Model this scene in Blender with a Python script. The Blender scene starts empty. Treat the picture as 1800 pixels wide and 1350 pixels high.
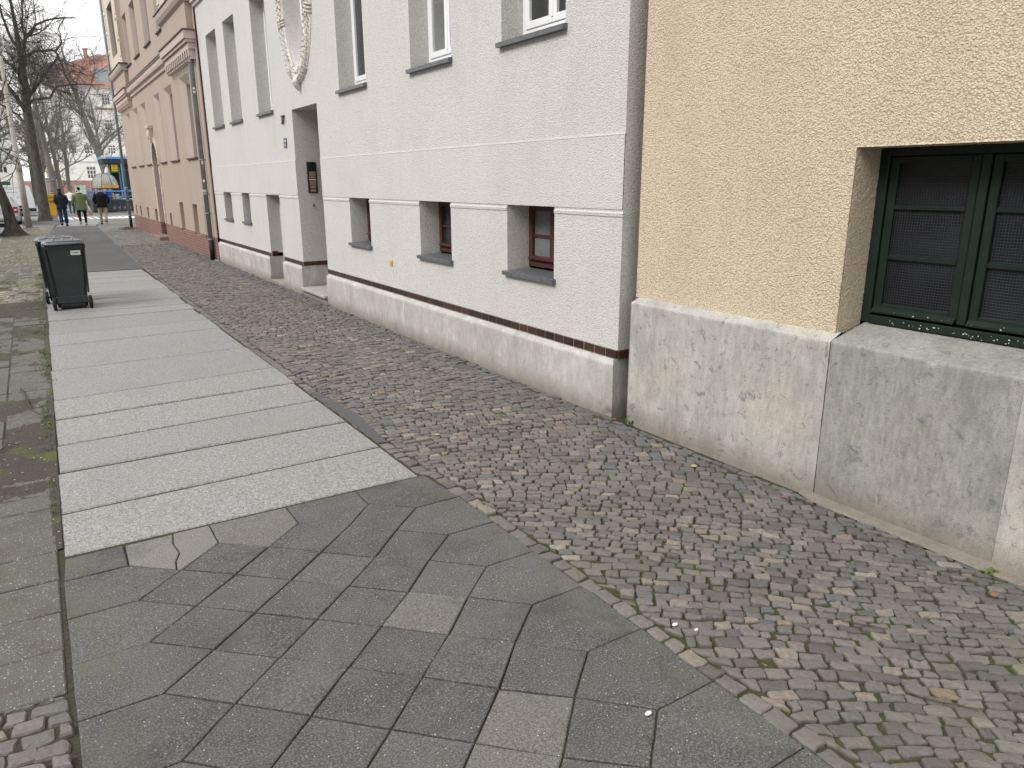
import bpy, bmesh, math, random
import numpy as np
from mathutils import Vector, Matrix, noise
random.seed(7); RNG = np.random.default_rng(7)
C = bpy.context.scene.collection
sc = bpy.context.scene
# ------------------------------------------------------------------ camera
EYE = Vector((0, 0, 1.92))
def make_camera():
    f = 1281.0; pp = (900.0, 675.0); vp = (45.0, 322.0); zx = 915.0
    d1 = Vector((vp[0]-pp[0], vp[1]-pp[1], f)).normalized()
    a = (vp[0]-pp[0], vp[1]-pp[1]); ax = zx-pp[0]
    zy = (-f*f-a[0]*ax)/a[1]
    up = -Vector((ax, zy, f)).normalized()
    right = d1.cross(up)
    if right.x < 0: right = -right
    R = Matrix((right, d1, up))                       # world = R @ (x right, y down, z forward)
    cx = R @ Vector((1, 0, 0)); cy = R @ Vector((0, -1, 0)); cz = R @ Vector((0, 0, -1))
    cam = bpy.data.cameras.new('camera'); o = bpy.data.objects.new('camera', cam); C.objects.link(o)
    M = Matrix((cx, cy, cz)).transposed().to_4x4(); M.translation = EYE
    o.matrix_world = M
    cam.sensor_fit = 'HORIZONTAL'; cam.sensor_width = 36.0; cam.lens = 36.0*f/1800.0
    cam.clip_start = 0.05; cam.clip_end = 2000
    sc.camera = o
make_camera()
# ------------------------------------------------------------------ sky and sun
SUN_EL, SUN_AZ = 43.0, -94.0            # degrees; azimuth measured from +Y towards +X
w = bpy.data.worlds.new("World"); sc.world = w; w.use_nodes = True
nt = w.node_tree; nt.nodes.clear()
sky = nt.nodes.new('ShaderNodeTexSky'); sky.sky_type = 'NISHITA'; sky.sun_disc = False
sky.sun_elevation = math.radians(SUN_EL); sky.sun_rotation = math.radians(SUN_AZ)
sky.air_density = 1.0; sky.dust_density = 1.0; sky.ozone_density = 1.0
hs = nt.nodes.new('ShaderNodeHueSaturation'); hs.inputs['Saturation'].default_value = 0.10   # cloud cover: nearly no blue left
hs.inputs['Value'].default_value = 1.0
bg = nt.nodes.new('ShaderNodeBackground'); bg.inputs['Strength'].default_value = 0.15
out = nt.nodes.new('ShaderNodeOutputWorld')
cl = nt.nodes.new('ShaderNodeMix'); cl.data_type = 'RGBA'; cl.inputs[0].default_value = 0.78; cl.inputs[7].default_value = (7.1, 7.05, 7.0, 1)   # closed cloud layer in front of the clear sky
tc = nt.nodes.new('ShaderNodeTexCoord'); nz = nt.nodes.new('ShaderNodeTexNoise'); nz.inputs['Scale'].default_value = 2.2; nz.inputs['Detail'].default_value = 5
mr = nt.nodes.new('ShaderNodeMapRange'); mr.inputs['To Min'].default_value = 0.62; mr.inputs['To Max'].default_value = 0.92
nt.links.new(tc.outputs['Generated'], nz.inputs['Vector']); nt.links.new(nz.outputs['Fac'], mr.inputs['Value']); nt.links.new(mr.outputs[0], cl.inputs[0])
nt.links.new(sky.outputs[0], hs.inputs['Color']); nt.links.new(hs.outputs[0], cl.inputs[6]); nt.links.new(cl.outputs[2], bg.inputs[0]); nt.links.new(bg.outputs[0], out.inputs[0])
sd = bpy.data.lights.new('sun', 'SUN'); sd.energy = 1.45; sd.angle = math.radians(20); sd.color = (1.0, 0.97, 0.93)
so = bpy.data.objects.new('sun', sd); C.objects.link(so)
sdir = Vector((math.sin(math.radians(SUN_AZ))*math.cos(math.radians(SUN_EL)), math.cos(math.radians(SUN_AZ))*math.cos(math.radians(SUN_EL)), math.sin(math.radians(SUN_EL))))
so.rotation_euler = sdir.to_track_quat('Z', 'Y').to_euler()
sc.view_settings.view_transform = 'Standard'; sc.view_settings.look = 'None'
sc.view_settings.exposure = 0.72; sc.view_settings.gamma = 1.0
sc.cycles.max_bounces = 6
# ------------------------------------------------------------------ helpers
def tag(o, label=None, cat=None, group=None, kind=None):
    if label: o['label'] = label
    if cat: o['category'] = cat
    if group: o['group'] = group
    if kind: o['kind'] = kind
    return o
def thing(name, loc, label, cat, group=None, rz=0.0):
    o = bpy.data.objects.new(name, None); C.objects.link(o); o.location = loc; o.rotation_euler = (0, 0, rz)
    o.empty_display_size = 0.2
    return tag(o, label, cat, group)
class MB:
    def __init__(s): s.v = []; s.f = []
    def add(s, vs, fs):
        b = len(s.v); s.v += [tuple(p) for p in vs]; s.f += [tuple(b+i for i in f) for f in fs]; return s
    def quad(s, a, b, c, d): return s.add([a, b, c, d], [(0, 1, 2, 3)])
    def box(s, x0, x1, y0, y1, z0, z1):
        return s.add([(x0,y0,z0),(x1,y0,z0),(x1,y1,z0),(x0,y1,z0),(x0,y0,z1),(x1,y0,z1),(x1,y1,z1),(x0,y1,z1)],
                     [(0,3,2,1),(4,5,6,7),(0,1,5,4),(1,2,6,5),(2,3,7,6),(3,0,4,7)])
    def bbox(s, x0, x1, y0, y1, z0, z1, b=0.006):          # box with chamfered edges
        vs = []
        for z, i in ((z0, b), (z0+b, 0), (z1-b, 0), (z1, b)):
            X0, X1, Y0, Y1 = x0+i, x1-i, y0+i, y1-i; c = b if i == 0 else b
            vs += [(X0+c,Y0,z),(X1-c,Y0,z),(X1,Y0+c,z),(X1,Y1-c,z),(X1-c,Y1,z),(X0+c,Y1,z),(X0,Y1-c,z),(X0,Y0+c,z)]
        fs = [tuple(range(7, -1, -1)), tuple(range(24, 32))]
        for r in range(3):
            for k in range(8):
                a = r*8+k; bb = r*8+(k+1) % 8; fs.append((a, bb, bb+8, a+8))
        return s.add(vs, fs)
    def prism(s, poly, d, z0, z1, axis='z'):
        """poly of 2D points extruded; axis z: (x,y); axis y: poly=(x,z), z0..z1 along y; axis x: poly=(y,z)"""
        def P(p, t):
            if axis == 'z': return (p[0], p[1], t)
            if axis == 'y': return (p[0], t, p[1])
            return (t, p[0], p[1])
        n = len(poly); vs = [P(p, z0) for p in poly]+[P(p, z1) for p in poly]
        fs = [tuple(range(n-1, -1, -1)), tuple(range(n, 2*n))]+[(i, (i+1) % n, (i+1) % n+n, i+n) for i in range(n)]
        return s.add(vs, fs)
    def tube(s, pts, rad, n=8, cap=True):
        pts = [Vector(p) for p in pts]; N = len(pts)
        if not hasattr(rad, '__len__'): rad = [rad]*N
        rings = []; ref = None
        for i, p in enumerate(pts):
            t = (pts[min(i+1, N-1)]-pts[max(i-1, 0)])
            if t.length < 1e-9: t = Vector((0, 0, 1))
            t.normalize()
            if ref is None: ref = Vector((1, 0, 0)) if abs(t.x) < .9 else Vector((0, 1, 0))
            u = (ref-t*ref.dot(t))
            if u.length < 1e-6: u = t.orthogonal()
            u.normalize(); v = t.cross(u); ref = u
            rings.append([p+(u*math.cos(2*math.pi*k/n)+v*math.sin(2*math.pi*k/n))*rad[i] for k in range(n)])
        vs = [q for r in rings for q in r]; fs = []
        for i in range(N-1):
            for k in range(n):
                a = i*n+k; b = i*n+(k+1) % n; fs.append((a, b, b+n, a+n))
        if cap: fs += [tuple(range(n-1, -1, -1)), tuple(range((N-1)*n, N*n))]
        return s.add(vs, fs)
    def loft(s, sections, cap=True):
        n = len(sections[0]); vs = [q for r in sections for q in r]; fs = []
        for i in range(len(sections)-1):
            for k in range(n):
                a = i*n+k; b = i*n+(k+1) % n; fs.append((a, b, b+n, a+n))
        if cap: fs += [tuple(range(n-1, -1, -1)), tuple(range((len(sections)-1)*n, len(sections)*n))]
        return s.add(vs, fs)
    def ell(s, c, r, nu=14, nv=9):
        secs = []
        for j in range(1, nv):
            t = math.pi*j/nv-math.pi/2
            secs.append([(c[0]+r[0]*math.cos(t)*math.cos(2*math.pi*k/nu), c[1]+r[1]*math.cos(t)*math.sin(2*math.pi*k/nu), c[2]+r[2]*math.sin(t)) for k in range(nu)])
        return s.loft(secs)
    def build(s, name, m, parent=None, smooth=False, local=True):
        me = bpy.data.meshes.new(name); vs = s.v
        if parent is not None and parent.parent is None and local:
            L = parent.location; vs = [(a-L.x, b-L.y, c-L.z) for a, b, c in vs] if parent.rotation_euler.z == 0 else vs
        elif parent is not None and local and parent.parent is not None:
            L = parent.parent.location; vs = [(a-L.x, b-L.y, c-L.z) for a, b, c in vs] if parent.parent.rotation_euler.z == 0 else vs
        me.from_pydata(vs, [], s.f); me.materials.append(m); me.validate()
        bm = bmesh.new(); bm.from_mesh(me); bmesh.ops.recalc_face_normals(bm, faces=bm.faces[:]); bm.to_mesh(me); bm.free()
        if smooth: me.polygons.foreach_set('use_smooth', [True]*len(me.polygons))
        o = bpy.data.objects.new(name, me); C.objects.link(o)
        if parent is not None: o.parent = parent
        return o
def build_islands(mb, name, m, parent, gap=.10):
    """build every separate piece collected in mb as an object of its own"""
    key = {}; par = list(range(len(mb.v)))
    def find(i):
        while par[i] != i: par[i] = par[par[i]]; i = par[i]
        return i
    for i, p in enumerate(mb.v):
        k = (round(p[0], 4), round(p[1], 4), round(p[2], 4))
        if k in key: par[find(i)] = find(key[k])
        else: key[k] = i
    for f in mb.f:
        for i in f[1:]: par[find(i)] = find(f[0])
    comps = {}
    for f in mb.f: comps.setdefault(find(f[0]), []).append(f)
    items = []
    for fs in comps.values():
        P = np.array([mb.v[i] for f in fs for i in f]); items.append([P.min(0), P.max(0), fs])
    ch = True
    while ch:
        ch = False
        for i in range(len(items)):
            for j in range(i+1, len(items)):
                if np.all(items[i][0]-gap < items[j][1]) and np.all(items[j][0]-gap < items[i][1]):
                    items[i] = [np.minimum(items[i][0], items[j][0]), np.maximum(items[i][1], items[j][1]), items[i][2]+items[j][2]]; del items[j]; ch = True; break
            if ch: break
    out_ = []
    for _, _, fs in items:
        q = MB(); mp = {}
        for f in fs:
            for i in f:
                if i not in mp: mp[i] = len(q.v); q.v.append(mb.v[i])
            q.f.append(tuple(mp[i] for i in f))
        out_.append(q.build(name, m, parent))
    return out_
def copy_tree(o, parent=None):
    c = o.copy(); C.objects.link(c)
    if parent is not None: c.parent = parent
    for ch in [x for x in bpy.data.objects if x.parent == o]: copy_tree(ch, c)
    return c
def struct(mb, name, m, smooth=False):
    o = mb.build(name, m, None, smooth); o['kind'] = 'structure'; return o
# ------------------------------------------------------------------ materials
class NT:
    """small shader-graph writer; world coordinates so that pieces of one wall match up"""
    def __init__(s, name):
        s.m = bpy.data.materials.new(name); s.m.use_nodes = True; s.t = s.m.node_tree; s.t.nodes.clear()
        s.out = s.t.nodes.new('ShaderNodeOutputMaterial'); s.b = s.t.nodes.new('ShaderNodeBsdfPrincipled')
        s.t.links.new(s.b.outputs[0], s.out.inputs[0]); s.pos = s.t.nodes.new('ShaderNodeNewGeometry').outputs['Position']
    def n(s, typ, **k):
        x = s.t.nodes.new(typ)
        for a, v in k.items(): setattr(x, a, v)
        return x
    def L(s, a, b): s.t.links.new(a, b)
    def scaled(s, sc_):
        v = s.n('ShaderNodeVectorMath', operation='MULTIPLY'); s.L(s.pos, v.inputs[0]); v.inputs[1].default_value = sc_; return v.outputs[0]
    def noise(s, scale, detail=3, rough=.55, vec=None, dist=0.0):
        x = s.n('ShaderNodeTexNoise'); x.inputs['Scale'].default_value = scale; x.inputs['Detail'].default_value = detail
        x.inputs['Roughness'].default_value = rough; x.inputs['Distortion'].default_value = dist
        s.L(vec if vec is not None else s.pos, x.inputs['Vector']); return x.outputs['Fac']
    def voro(s, scale, feature='F1', vec=None, out='Distance', rnd=1.0):
        x = s.n('ShaderNodeTexVoronoi', feature=feature); x.inputs['Scale'].default_value = scale; x.inputs['Randomness'].default_value = rnd
        s.L(vec if vec is not None else s.pos, x.inputs['Vector']); return x.outputs[out]
    def ramp(s, fac, stops, interp='LINEAR'):
        x = s.n('ShaderNodeValToRGB'); r = x.color_ramp; r.interpolation = interp
        while len(r.elements) < len(stops): r.elements.new(.5)
        for e, (p, c) in zip(r.elements, stops):
            e.position = p; e.color = (c, c, c, 1) if not hasattr(c, '__len__') else (*c, 1)
        s.L(fac, x.inputs[0]); return x.outputs['Color']
    def mix(s, fac, a, b, mode='MIX'):
        x = s.n('ShaderNodeMix', data_type='RGBA', blend_type=mode)
        for i, v in ((0, fac), (6, a), (7, b)):
            if isinstance(v, (int, float)): x.inputs[i].default_value = v if i == 0 else (v, v, v, 1)
            elif isinstance(v, tuple): x.inputs[i].default_value = (*v, 1)
            else: s.L(v, x.inputs[i])
        return x.outputs[2]
    def math(s, op, a, b=0.0, clamp=False):
        x = s.n('ShaderNodeMath', operation=op); x.use_clamp = clamp
        for i, v in ((0, a), (1, b)):
            if isinstance(v, (int, float)): x.inputs[i].default_value = v
            else: s.L(v, x.inputs[i])
        return x.outputs[0]
    def sep(s, vec=None):
        x = s.n('ShaderNodeSeparateXYZ'); s.L(vec if vec is not None else s.pos, x.inputs[0]); return x.outputs
    def attr(s, name):
        x = s.n('ShaderNodeAttribute', attribute_name=name); return x.outputs['Fac']
    def bump(s, h, strength=1.0, dist=.01):
        x = s.n('ShaderNodeBump'); x.inputs['Strength'].default_value = strength; x.inputs['Distance'].default_value = dist
        s.L(h, x.inputs['Height'])
        if s.b.inputs['Normal'].is_linked: s.L(s.b.inputs['Normal'].links[0].from_socket, x.inputs['Normal'])
        s.L(x.outputs[0], s.b.inputs['Normal'])
    def fin(s, col, rough=.8, spec=.3, metal=0.0):
        if isinstance(col, tuple): s.b.inputs['Base Color'].default_value = (*col, 1)
        else: s.L(col, s.b.inputs['Base Color'])
        if isinstance(rough, (int, float)): s.b.inputs['Roughness'].default_value = rough
        else: s.L(rough, s.b.inputs['Roughness'])
        s.b.inputs['Specular IOR Level'].default_value = spec; s.b.inputs['Metallic'].default_value = metal
        return s.m
def simple(name, col, rough=.6, spec=.4, metal=0.0, var=.18, sc_=9.0, bump=0.0):
    g = NT(name); a = g.noise(sc_, 4); b = g.noise(sc_*9, 2)
    lo = tuple(c*(1-var) for c in col); hi = tuple(min(1, c*(1+var)) for c in col)
    c = g.ramp(g.math('ADD', g.math('MULTIPLY', a, .7), g.math('MULTIPLY', b, .3)), [(.3, lo), (.7, hi)])
    if bump: g.bump(b, .5, bump)
    return g.fin(c, rough, spec, metal)
def m_stucco(name, col, grain, amp, stain=.10, dark=None, worm=1.0):
    g = NT(name)
    nv = g.n('ShaderNodeTexNoise'); nv.inputs['Scale'].default_value = grain*.8; nv.inputs['Detail'].default_value = 2; g.L(g.pos, nv.inputs['Vector'])
    off = g.n('ShaderNodeVectorMath', operation='SCALE'); g.L(nv.outputs['Color'], off.inputs[0]); off.inputs['Scale'].default_value = 1.1/grain
    wp = g.n('ShaderNodeVectorMath', operation='ADD'); g.L(g.pos, wp.inputs[0]); g.L(off.outputs[0], wp.inputs[1])
    vd = g.voro(grain*1.35, vec=wp.outputs[0]); wv2 = g.noise(grain*2.6, 3, .65); wv = g.math('SUBTRACT', 1.0, g.math('MULTIPLY', vd, .95))
    wv = g.math('ADD', g.math('MULTIPLY', wv, .62), g.math('MULTIPLY', wv2, .38))
    h = wv
    big = g.noise(1.1, 4, .6); st = g.noise(3.5, 5, .65, vec=g.scaled((1, 1, .25)))
    d = dark or tuple(c*.78 for c in col)
    c = g.mix(g.math('MULTIPLY', g.ramp(st, [(.45, 0.0), (.75, 1.0)]), stain*3), col, tuple(c_*.80 for c_ in col))
    c = g.mix(g.ramp(big, [(.35, 0.0), (.7, .6)]), c, tuple(min(1, c_*1.10) for c_ in col))
    mid = g.noise(13, 4, .7); c = g.mix(g.math('MULTIPLY', g.ramp(mid, [(.48, 0.0), (.68, 1.0)]), .22), c, tuple(c_*.84 for c_ in col))
    c = g.mix(g.ramp(wv, [(.42, .65), (.56, 0.0)]), c, d)         # pits take the darker tone
    g.bump(h, 1.0, amp*1.25)
    return g.fin(c, .92, .15)
M = {}
M['white_stucco'] = m_stucco('white_stucco', (.625, .614, .592), 62, .0070, .16, (.47, .46, .44), .3)
M['white_stucco_smooth'] = m_stucco('white_stucco_reveal', (.62, .60, .57), 48, .006, .08, (.44, .42, .40), .3)
M['yellow_stucco'] = m_stucco('yellow_stucco', (.675, .578, .442), 66, .010, .22, (.43, .35, .24), .35)
M['brown_stucco'] = m_stucco('brown_stucco', (.385, .325, .27), 40, .003, .12, (.38, .30, .25))
M['brown_trim'] = m_stucco('brown_trim', (.52, .44, .39), 60, .001, .12)
M['cream_stone'] = m_stucco('cream_stone', (.58, .51, .43), 40, .002, .15)
def m_plinth(name, base, warm, stain, tz=.5, streak=1.0, dark_amt=.5):
    g = NT(name); s3 = g.scaled((1, 1, .26))
    a = g.noise(7, 5, .6); stv = g.noise(38, 4, .6, vec=s3); big = g.noise(1.6, 4, .6)
    c = g.mix(g.ramp(big, [(.38, 0.0), (.62, 1.0)]), base, warm)
    c = g.mix(g.math('MULTIPLY', g.ramp(stv, [(.42, 0.0), (.68, 1.0)]), .38*streak), c, tuple(x*.60 for x in base))
    c = g.mix(g.math('MULTIPLY', g.ramp(g.noise(30, 3, .6, vec=g.scaled((1, 1, .2))), [(.55, 0.0), (.75, 1.0)]), .45*streak), c, tuple(min(1, x*1.3) for x in base))
    sp = g.noise(11, 6, .72, dist=.8)                              # lichen / dirt blotches
    c = g.mix(g.math('MULTIPLY', g.ramp(sp, [(.58, 0.0), (.64, 1.0)]), dark_amt), c, stain)
    pit = g.voro(95); c = g.mix(g.ramp(pit, [(.05, .7), (.16, 0.0)]), c, tuple(x*.35 for x in base))
    cl_ = g.noise(5, 6, .72, vec=g.scaled((1, 1, .45))); c = g.mix(g.math('MULTIPLY', g.ramp(cl_, [(.36, 1.0), (.50, 0.0)]), .5), c, tuple(x*.58 for x in base)); c = g.mix(g.math('MULTIPLY', g.ramp(cl_, [(.54, 0.0), (.68, 1.0)]), .55), c, tuple(min(1, x*1.32) for x in base))
    sp2 = g.noise(26, 5, .75, dist=.4); c = g.mix(g.math('MULTIPLY', g.ramp(sp2, [(.60, 0.0), (.64, 1.0)]), dark_amt*.8), c, stain)
    fs = g.noise(140, 4, .8); c = g.mix(g.ramp(fs, [(.38, .5), (.48, 0.0)]), c, tuple(x*.5 for x in base)); c = g.mix(g.ramp(fs, [(.55, 0.0), (.68, .4)]), c, tuple(min(1, x*1.35) for x in base))
    z = g.sep()[2]
    low = g.math('MULTIPLY', g.ramp(g.math('ADD', z, g.math('MULTIPLY', big, .14)), [(.09, 1.0), (.26, 0.0)]), .62)  # rain splash dirt
    c = g.mix(low, c, (.16, .125, .09))
    gr = g.math('MULTIPLY', g.ramp(a, [(.5, 0.0), (.8, 1.0)]), .3); c = g.mix(gr, c, (.30, .29, .25))
    g.bump(g.math('ADD', g.noise(160, 3), g.math('MULTIPLY', g.ramp(pit, [(.0, 0.0), (.15, 1.0)]), .8)), .7, .003)
    g.bump(g.noise(9, 4), .6, .012)
    return g.fin(c, .88, .2)
M['plinth_white'] = m_plinth('plinth_white', (.50, .49, .468), (.46, .442, .40), (.30, .295, .28), dark_amt=.5, streak=1.0)
M['plinth_yellow'] = m_plinth('plinth_yellow', (.445, .438, .415), (.485, .462, .40), (.17, .172, .178), dark_amt=.8, streak=1.1)
M['plinth_grey'] = m_plinth('plinth_grey', (.315, .312, .29), (.34, .332, .295), (.15, .155, .17), dark_amt=.8, streak=1.4)
def m_stone():
    g = NT('cobble_stone'); r = g.attr('rnd'); q = g.attr('rnd2')
    c = g.ramp(r, [(0, (.112, .103, .099)), (.16, (.150, .135, .128)), (.34, (.180, .161, .152)), (.52, (.165, .150, .142)), (.68, (.200, .178, .162)), (.80, (.140, .134, .128)), (.90, (.245, .213, .175)), (.95, (.30, .27, .225)), (.968, (.130, .133, .138)), (.985, (.25, .185, .14))], 'CONSTANT')
    n1 = g.noise(45, 4, .65); n2 = g.noise(260, 3, .7)
    c = g.mix(g.ramp(n1, [(.35, .45), (.65, 0.0)]), c, (.075, .068, .062))
    c = g.mix(g.ramp(n2, [(.55, 0.0), (.8, .5)]), c, (.34, .32, .30))
    x, y, z = g.sep()
    ms = g.math('MULTIPLY', g.ramp(g.noise(2.2, 4, .6), [(.5, 0.0), (.66, 1.0)]), g.ramp(n1, [(.45, 0.0), (.6, .55)]))
    c = g.mix(ms, c, (.095, .105, .05))
    wl = g.math('MULTIPLY', g.ramp(g.math('SUBTRACT', x, g.math('MULTIPLY', n1, .3)), [(3.40-3.0, 0.0), (1.0, 1.0)]), 0.0)
    g.bump(n1, .8, .006); g.bump(n2, .6, .0015)
    return g.fin(c, .72, .35)
M['stone'] = m_stone()
def m_joint():
    g = NT('joint_soil'); n = g.noise(1.7, 4, .6); f = g.noise(60, 4, .7)
    c = g.ramp(f, [(.3, (.035, .031, .025)), (.7, (.075, .066, .053))])
    moss = g.math('MULTIPLY', g.ramp(n, [(.36, 0.0), (.52, 1.0)]), g.ramp(g.noise(18, 3), [(.36, .2), (.52, 1.0)]))
    moss = g.math('MULTIPLY', moss, g.ramp(g.math('MULTIPLY', g.sep()[0], .25), [(.47, .35), (.52, 1.0)]))
    c = g.mix(moss, c, g.ramp(f, [(.3, (.035, .042, .014)), (.7, (.075, .09, .032))]))
    g.bump(f, 1.0, .006); return g.fin(c, .95, .1)
M['joint'] = m_joint()
def m_slab():
    g = NT('concrete_slab'); r = g.attr('rnd')
    c = g.ramp(r, [(0, (.070, .070, .071)), (.2, (.088, .088, .088)), (.45, (.078, .078, .078)), (.7, (.100, .098, .096)), (.9, (.150, .142, .134)), (.96, (.21, .20, .187))], 'CONSTANT')
    f = g.noise(120, 5, .88); n1 = g.noise(5, 4, .6); 
    c = g.mix(g.ramp(f, [(.40, .75), (.50, 0.0)]), c, (.030, .030, .030))
    c = g.mix(g.ramp(f, [(.51, 0.0), (.64, .85)]), c, (.27, .27, .268))
    cell = g.voro(120, out='Color'); cs = g.n('ShaderNodeSeparateColor'); g.L(cell, cs.inputs[0])
    dot = g.math('MULTIPLY', g.ramp(cs.outputs[0], [(.975, 0.0), (.98, 1.0)], 'CONSTANT'), g.ramp(g.voro(120), [(.28, 1.0), (.36, 0.0)]))
    c = g.mix(dot, c, (.50, .48, .43))
    c = g.mix(g.math('MULTIPLY', g.ramp(n1, [(.42, 0.0), (.7, 1.0)]), .35), c, (.155, .15, .14))
    st_ = g.noise(1.9, 6, .7, dist=.5); c = g.mix(g.math('MULTIPLY', g.ramp(st_, [(.55, 0.0), (.63, 1.0)]), .45), c, (.055, .053, .050))
    x, y, z = g.sep(); g2 = g.noise(3.0, 5, .65)
    el = g.ramp(g.math('ADD', x, g.math('MULTIPLY', g2, .16)), [(-.02+0.0, 1.0), (.17, 0.0)]); er = g.ramp(g.math('SUBTRACT', x, 1.0), [(.80, 0.0), (1.0, 1.0)])
    mo = g.math('MULTIPLY', g.math('ADD', g.math('MULTIPLY', el, .8), g.math('MULTIPLY', er, .5)), g.ramp(g2, [(.42, 0.0), (.60, 1.0)]), clamp=True)
    c = g.mix(g.math('MULTIPLY', mo, g.ramp(f, [(.3, .25), (.6, .7)])), c, (.115, .13, .065))
    g.bump(f, .9, .0022); g.bump(n1, .4, .004); return g.fin(c, .80, .3)
M['slab'] = m_slab()
def m_granite():
    g = NT('granite'); r = g.attr('rnd'); v = g.noise(80, 4, .85); v2 = g.noise(75, 2, .6); n1 = g.noise(2.2, 5, .62)
    c = g.ramp(r, [(0, (.218, .220, .221)), (.3, (.246, .245, .240)), (.55, (.228, .230, .233)), (.8, (.252, .249, .240))], 'CONSTANT')
    c = g.mix(g.ramp(v, [(.38, 1.0), (.48, 0.0)]), c, (.085, .085, .09))
    c = g.mix(g.ramp(v, [(.52, 0.0), (.60, .95)]), c, (.47, .47, .465))
    v4 = g.noise(28, 4, .85); c = g.mix(g.ramp(v4, [(.36, .5), (.50, 0.0)]), c, (.15, .15, .155)); c = g.mix(g.ramp(v4, [(.52, 0.0), (.68, .45)]), c, (.44, .44, .435))
    v3 = g.noise(190, 2, .8); c = g.mix(g.ramp(v3, [(.40, .6), (.48, 0.0)]), c, (.13, .13, .135))
    st_ = g.noise(1.5, 6, .72, dist=.6); c = g.mix(g.math('MULTIPLY', g.ramp(st_, [(.52, 0.0), (.66, 1.0)]), .36), c, (.185, .18, .165))
    c = g.mix(g.ramp(v2, [(.60, 0.0), (.70, .3)]), c, (.20, .20, .205))
    c = g.mix(g.math('MULTIPLY', g.ramp(n1, [(.48, 0.0), (.72, 1.0)]), .40), c, (.26, .24, .20))
    g.bump(v, .6, .0012); g.bump(n1, .4, .006); return g.fin(c, .62, .4)
M['granite'] = m_granite()
def m_aggregate():
    g = NT('aggregate_slab'); f = g.noise(150, 3, .7); n1 = g.noise(3.2, 5, .65)
    c = g.ramp(f, [(.3, (.070, .069, .064)), (.7, (.160, .156, .142))])
    for sc_, th in ((150, .86), (85, .93)):
        cell = g.voro(sc_, out='Color'); cs = g.n('ShaderNodeSeparateColor'); g.L(cell, cs.inputs[0])
        dot = g.math('MULTIPLY', g.ramp(cs.outputs[0], [(th, 0.0), (th+.005, 1.0)], 'CONSTANT'), g.ramp(g.voro(sc_), [(.30, 1.0), (.38, 0.0)]))
        c = g.mix(dot, c, (.38, .37, .34))
    c = g.mix(g.math('MULTIPLY', g.ramp(n1, [(.50, 0.0), (.66, 1.0)]), .38), c, (.10, .108, .065))
    c = g.mix(g.math('MULTIPLY', g.ramp(g.noise(5.5, 4, .6), [(.5, 0.0), (.65, 1.0)]), .5), c, (.085, .075, .06))
    g.bump(f, .8, .003); return g.fin(c, .85, .25)
M['aggregate'] = m_aggregate()
def m_mud():
    g = NT('mud'); f = g.noise(70, 5, .72); n1 = g.noise(4.5, 5, .65)
    c = g.ramp(f, [(.3, (.035, .031, .027)), (.7, (.115, .102, .086))])
    c = g.mix(g.ramp(n1, [(.5, 0.0), (.66, .6)]), c, (.055, .048, .042))
    c = g.mix(g.math('MULTIPLY', g.ramp(g.noise(2.6, 5, .7), [(.53, 0.0), (.63, 1.0)]), .8), c, g.ramp(f, [(.3, (.06, .08, .02)), (.7, (.12, .15, .04))]))
    cell = g.voro(45, out='Color'); cs = g.n('ShaderNodeSeparateColor'); g.L(cell, cs.inputs[0])
    dot = g.math('MULTIPLY', g.ramp(cs.outputs[0], [(.95, 0.0), (.955, 1.0)], 'CONSTANT'), g.ramp(g.voro(45), [(.25, 1.0), (.33, 0.0)]))
    c = g.mix(dot, c, (.38, .34, .27))
    g.bump(f, 1.0, .01); return g.fin(c, .9, .2)
M['mud'] = m_mud()
def m_asphalt(name, col, sp=.5):
    g = NT(name); f = g.noise(190, 3, .75); n1 = g.noise(1.3, 5, .65, vec=g.scaled((1, .35, 1)))
    c = g.ramp(f, [(.3, tuple(x*.6 for x in col)), (.55, col), (.75, tuple(min(1, x*1.8) for x in col))])
    c = g.mix(g.math('MULTIPLY', g.ramp(n1, [(.45, 0.0), (.7, 1.0)]), sp), c, tuple(x*1.5 for x in col))
    g.bump(f, .8, .003); return g.fin(c, .85, .3)
M['asphalt'] = m_asphalt('asphalt', (.092, .092, .094)); M['road'] = m_asphalt('road_asphalt', (.17, .17, .17), .3)
M['light_path'] = m_asphalt('light_path', (.22, .22, .225)); M['paint_white'] = simple('road_paint', (.72, .72, .70), .7, .3)
def m_farcobble(name, col):
    g = NT(name); v = g.voro(11, feature='DISTANCE_TO_EDGE', vec=g.scaled((1, .8, 1))); cell = g.voro(11, out='Color', vec=g.scaled((1, .8, 1)))
    cs = g.n('ShaderNodeSeparateColor'); g.L(cell, cs.inputs[0])
    c = g.ramp(cs.outputs[0], [(0, tuple(x*.75 for x in col)), (.8, col), (1, tuple(x*1.6 for x in col))])
    c = g.mix(g.ramp(v, [(.02, .85), (.09, 0.0)]), c, (.05, .045, .035))
    c = g.mix(g.math('MULTIPLY', g.ramp(g.noise(.9, 5, .7), [(.5, 0.0), (.62, 1.0)]), .5), c, (.10, .125, .04))
    g.bump(g.ramp(v, [(.0, 0.0), (.12, 1.0)]), 1.0, .012); return g.fin(c, .8, .3)
M['farcobble'] = m_farcobble('cobble_far', (.22, .205, .19)); M['vergecobble'] = m_farcobble('verge_cobble', (.23, .215, .175))
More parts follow.
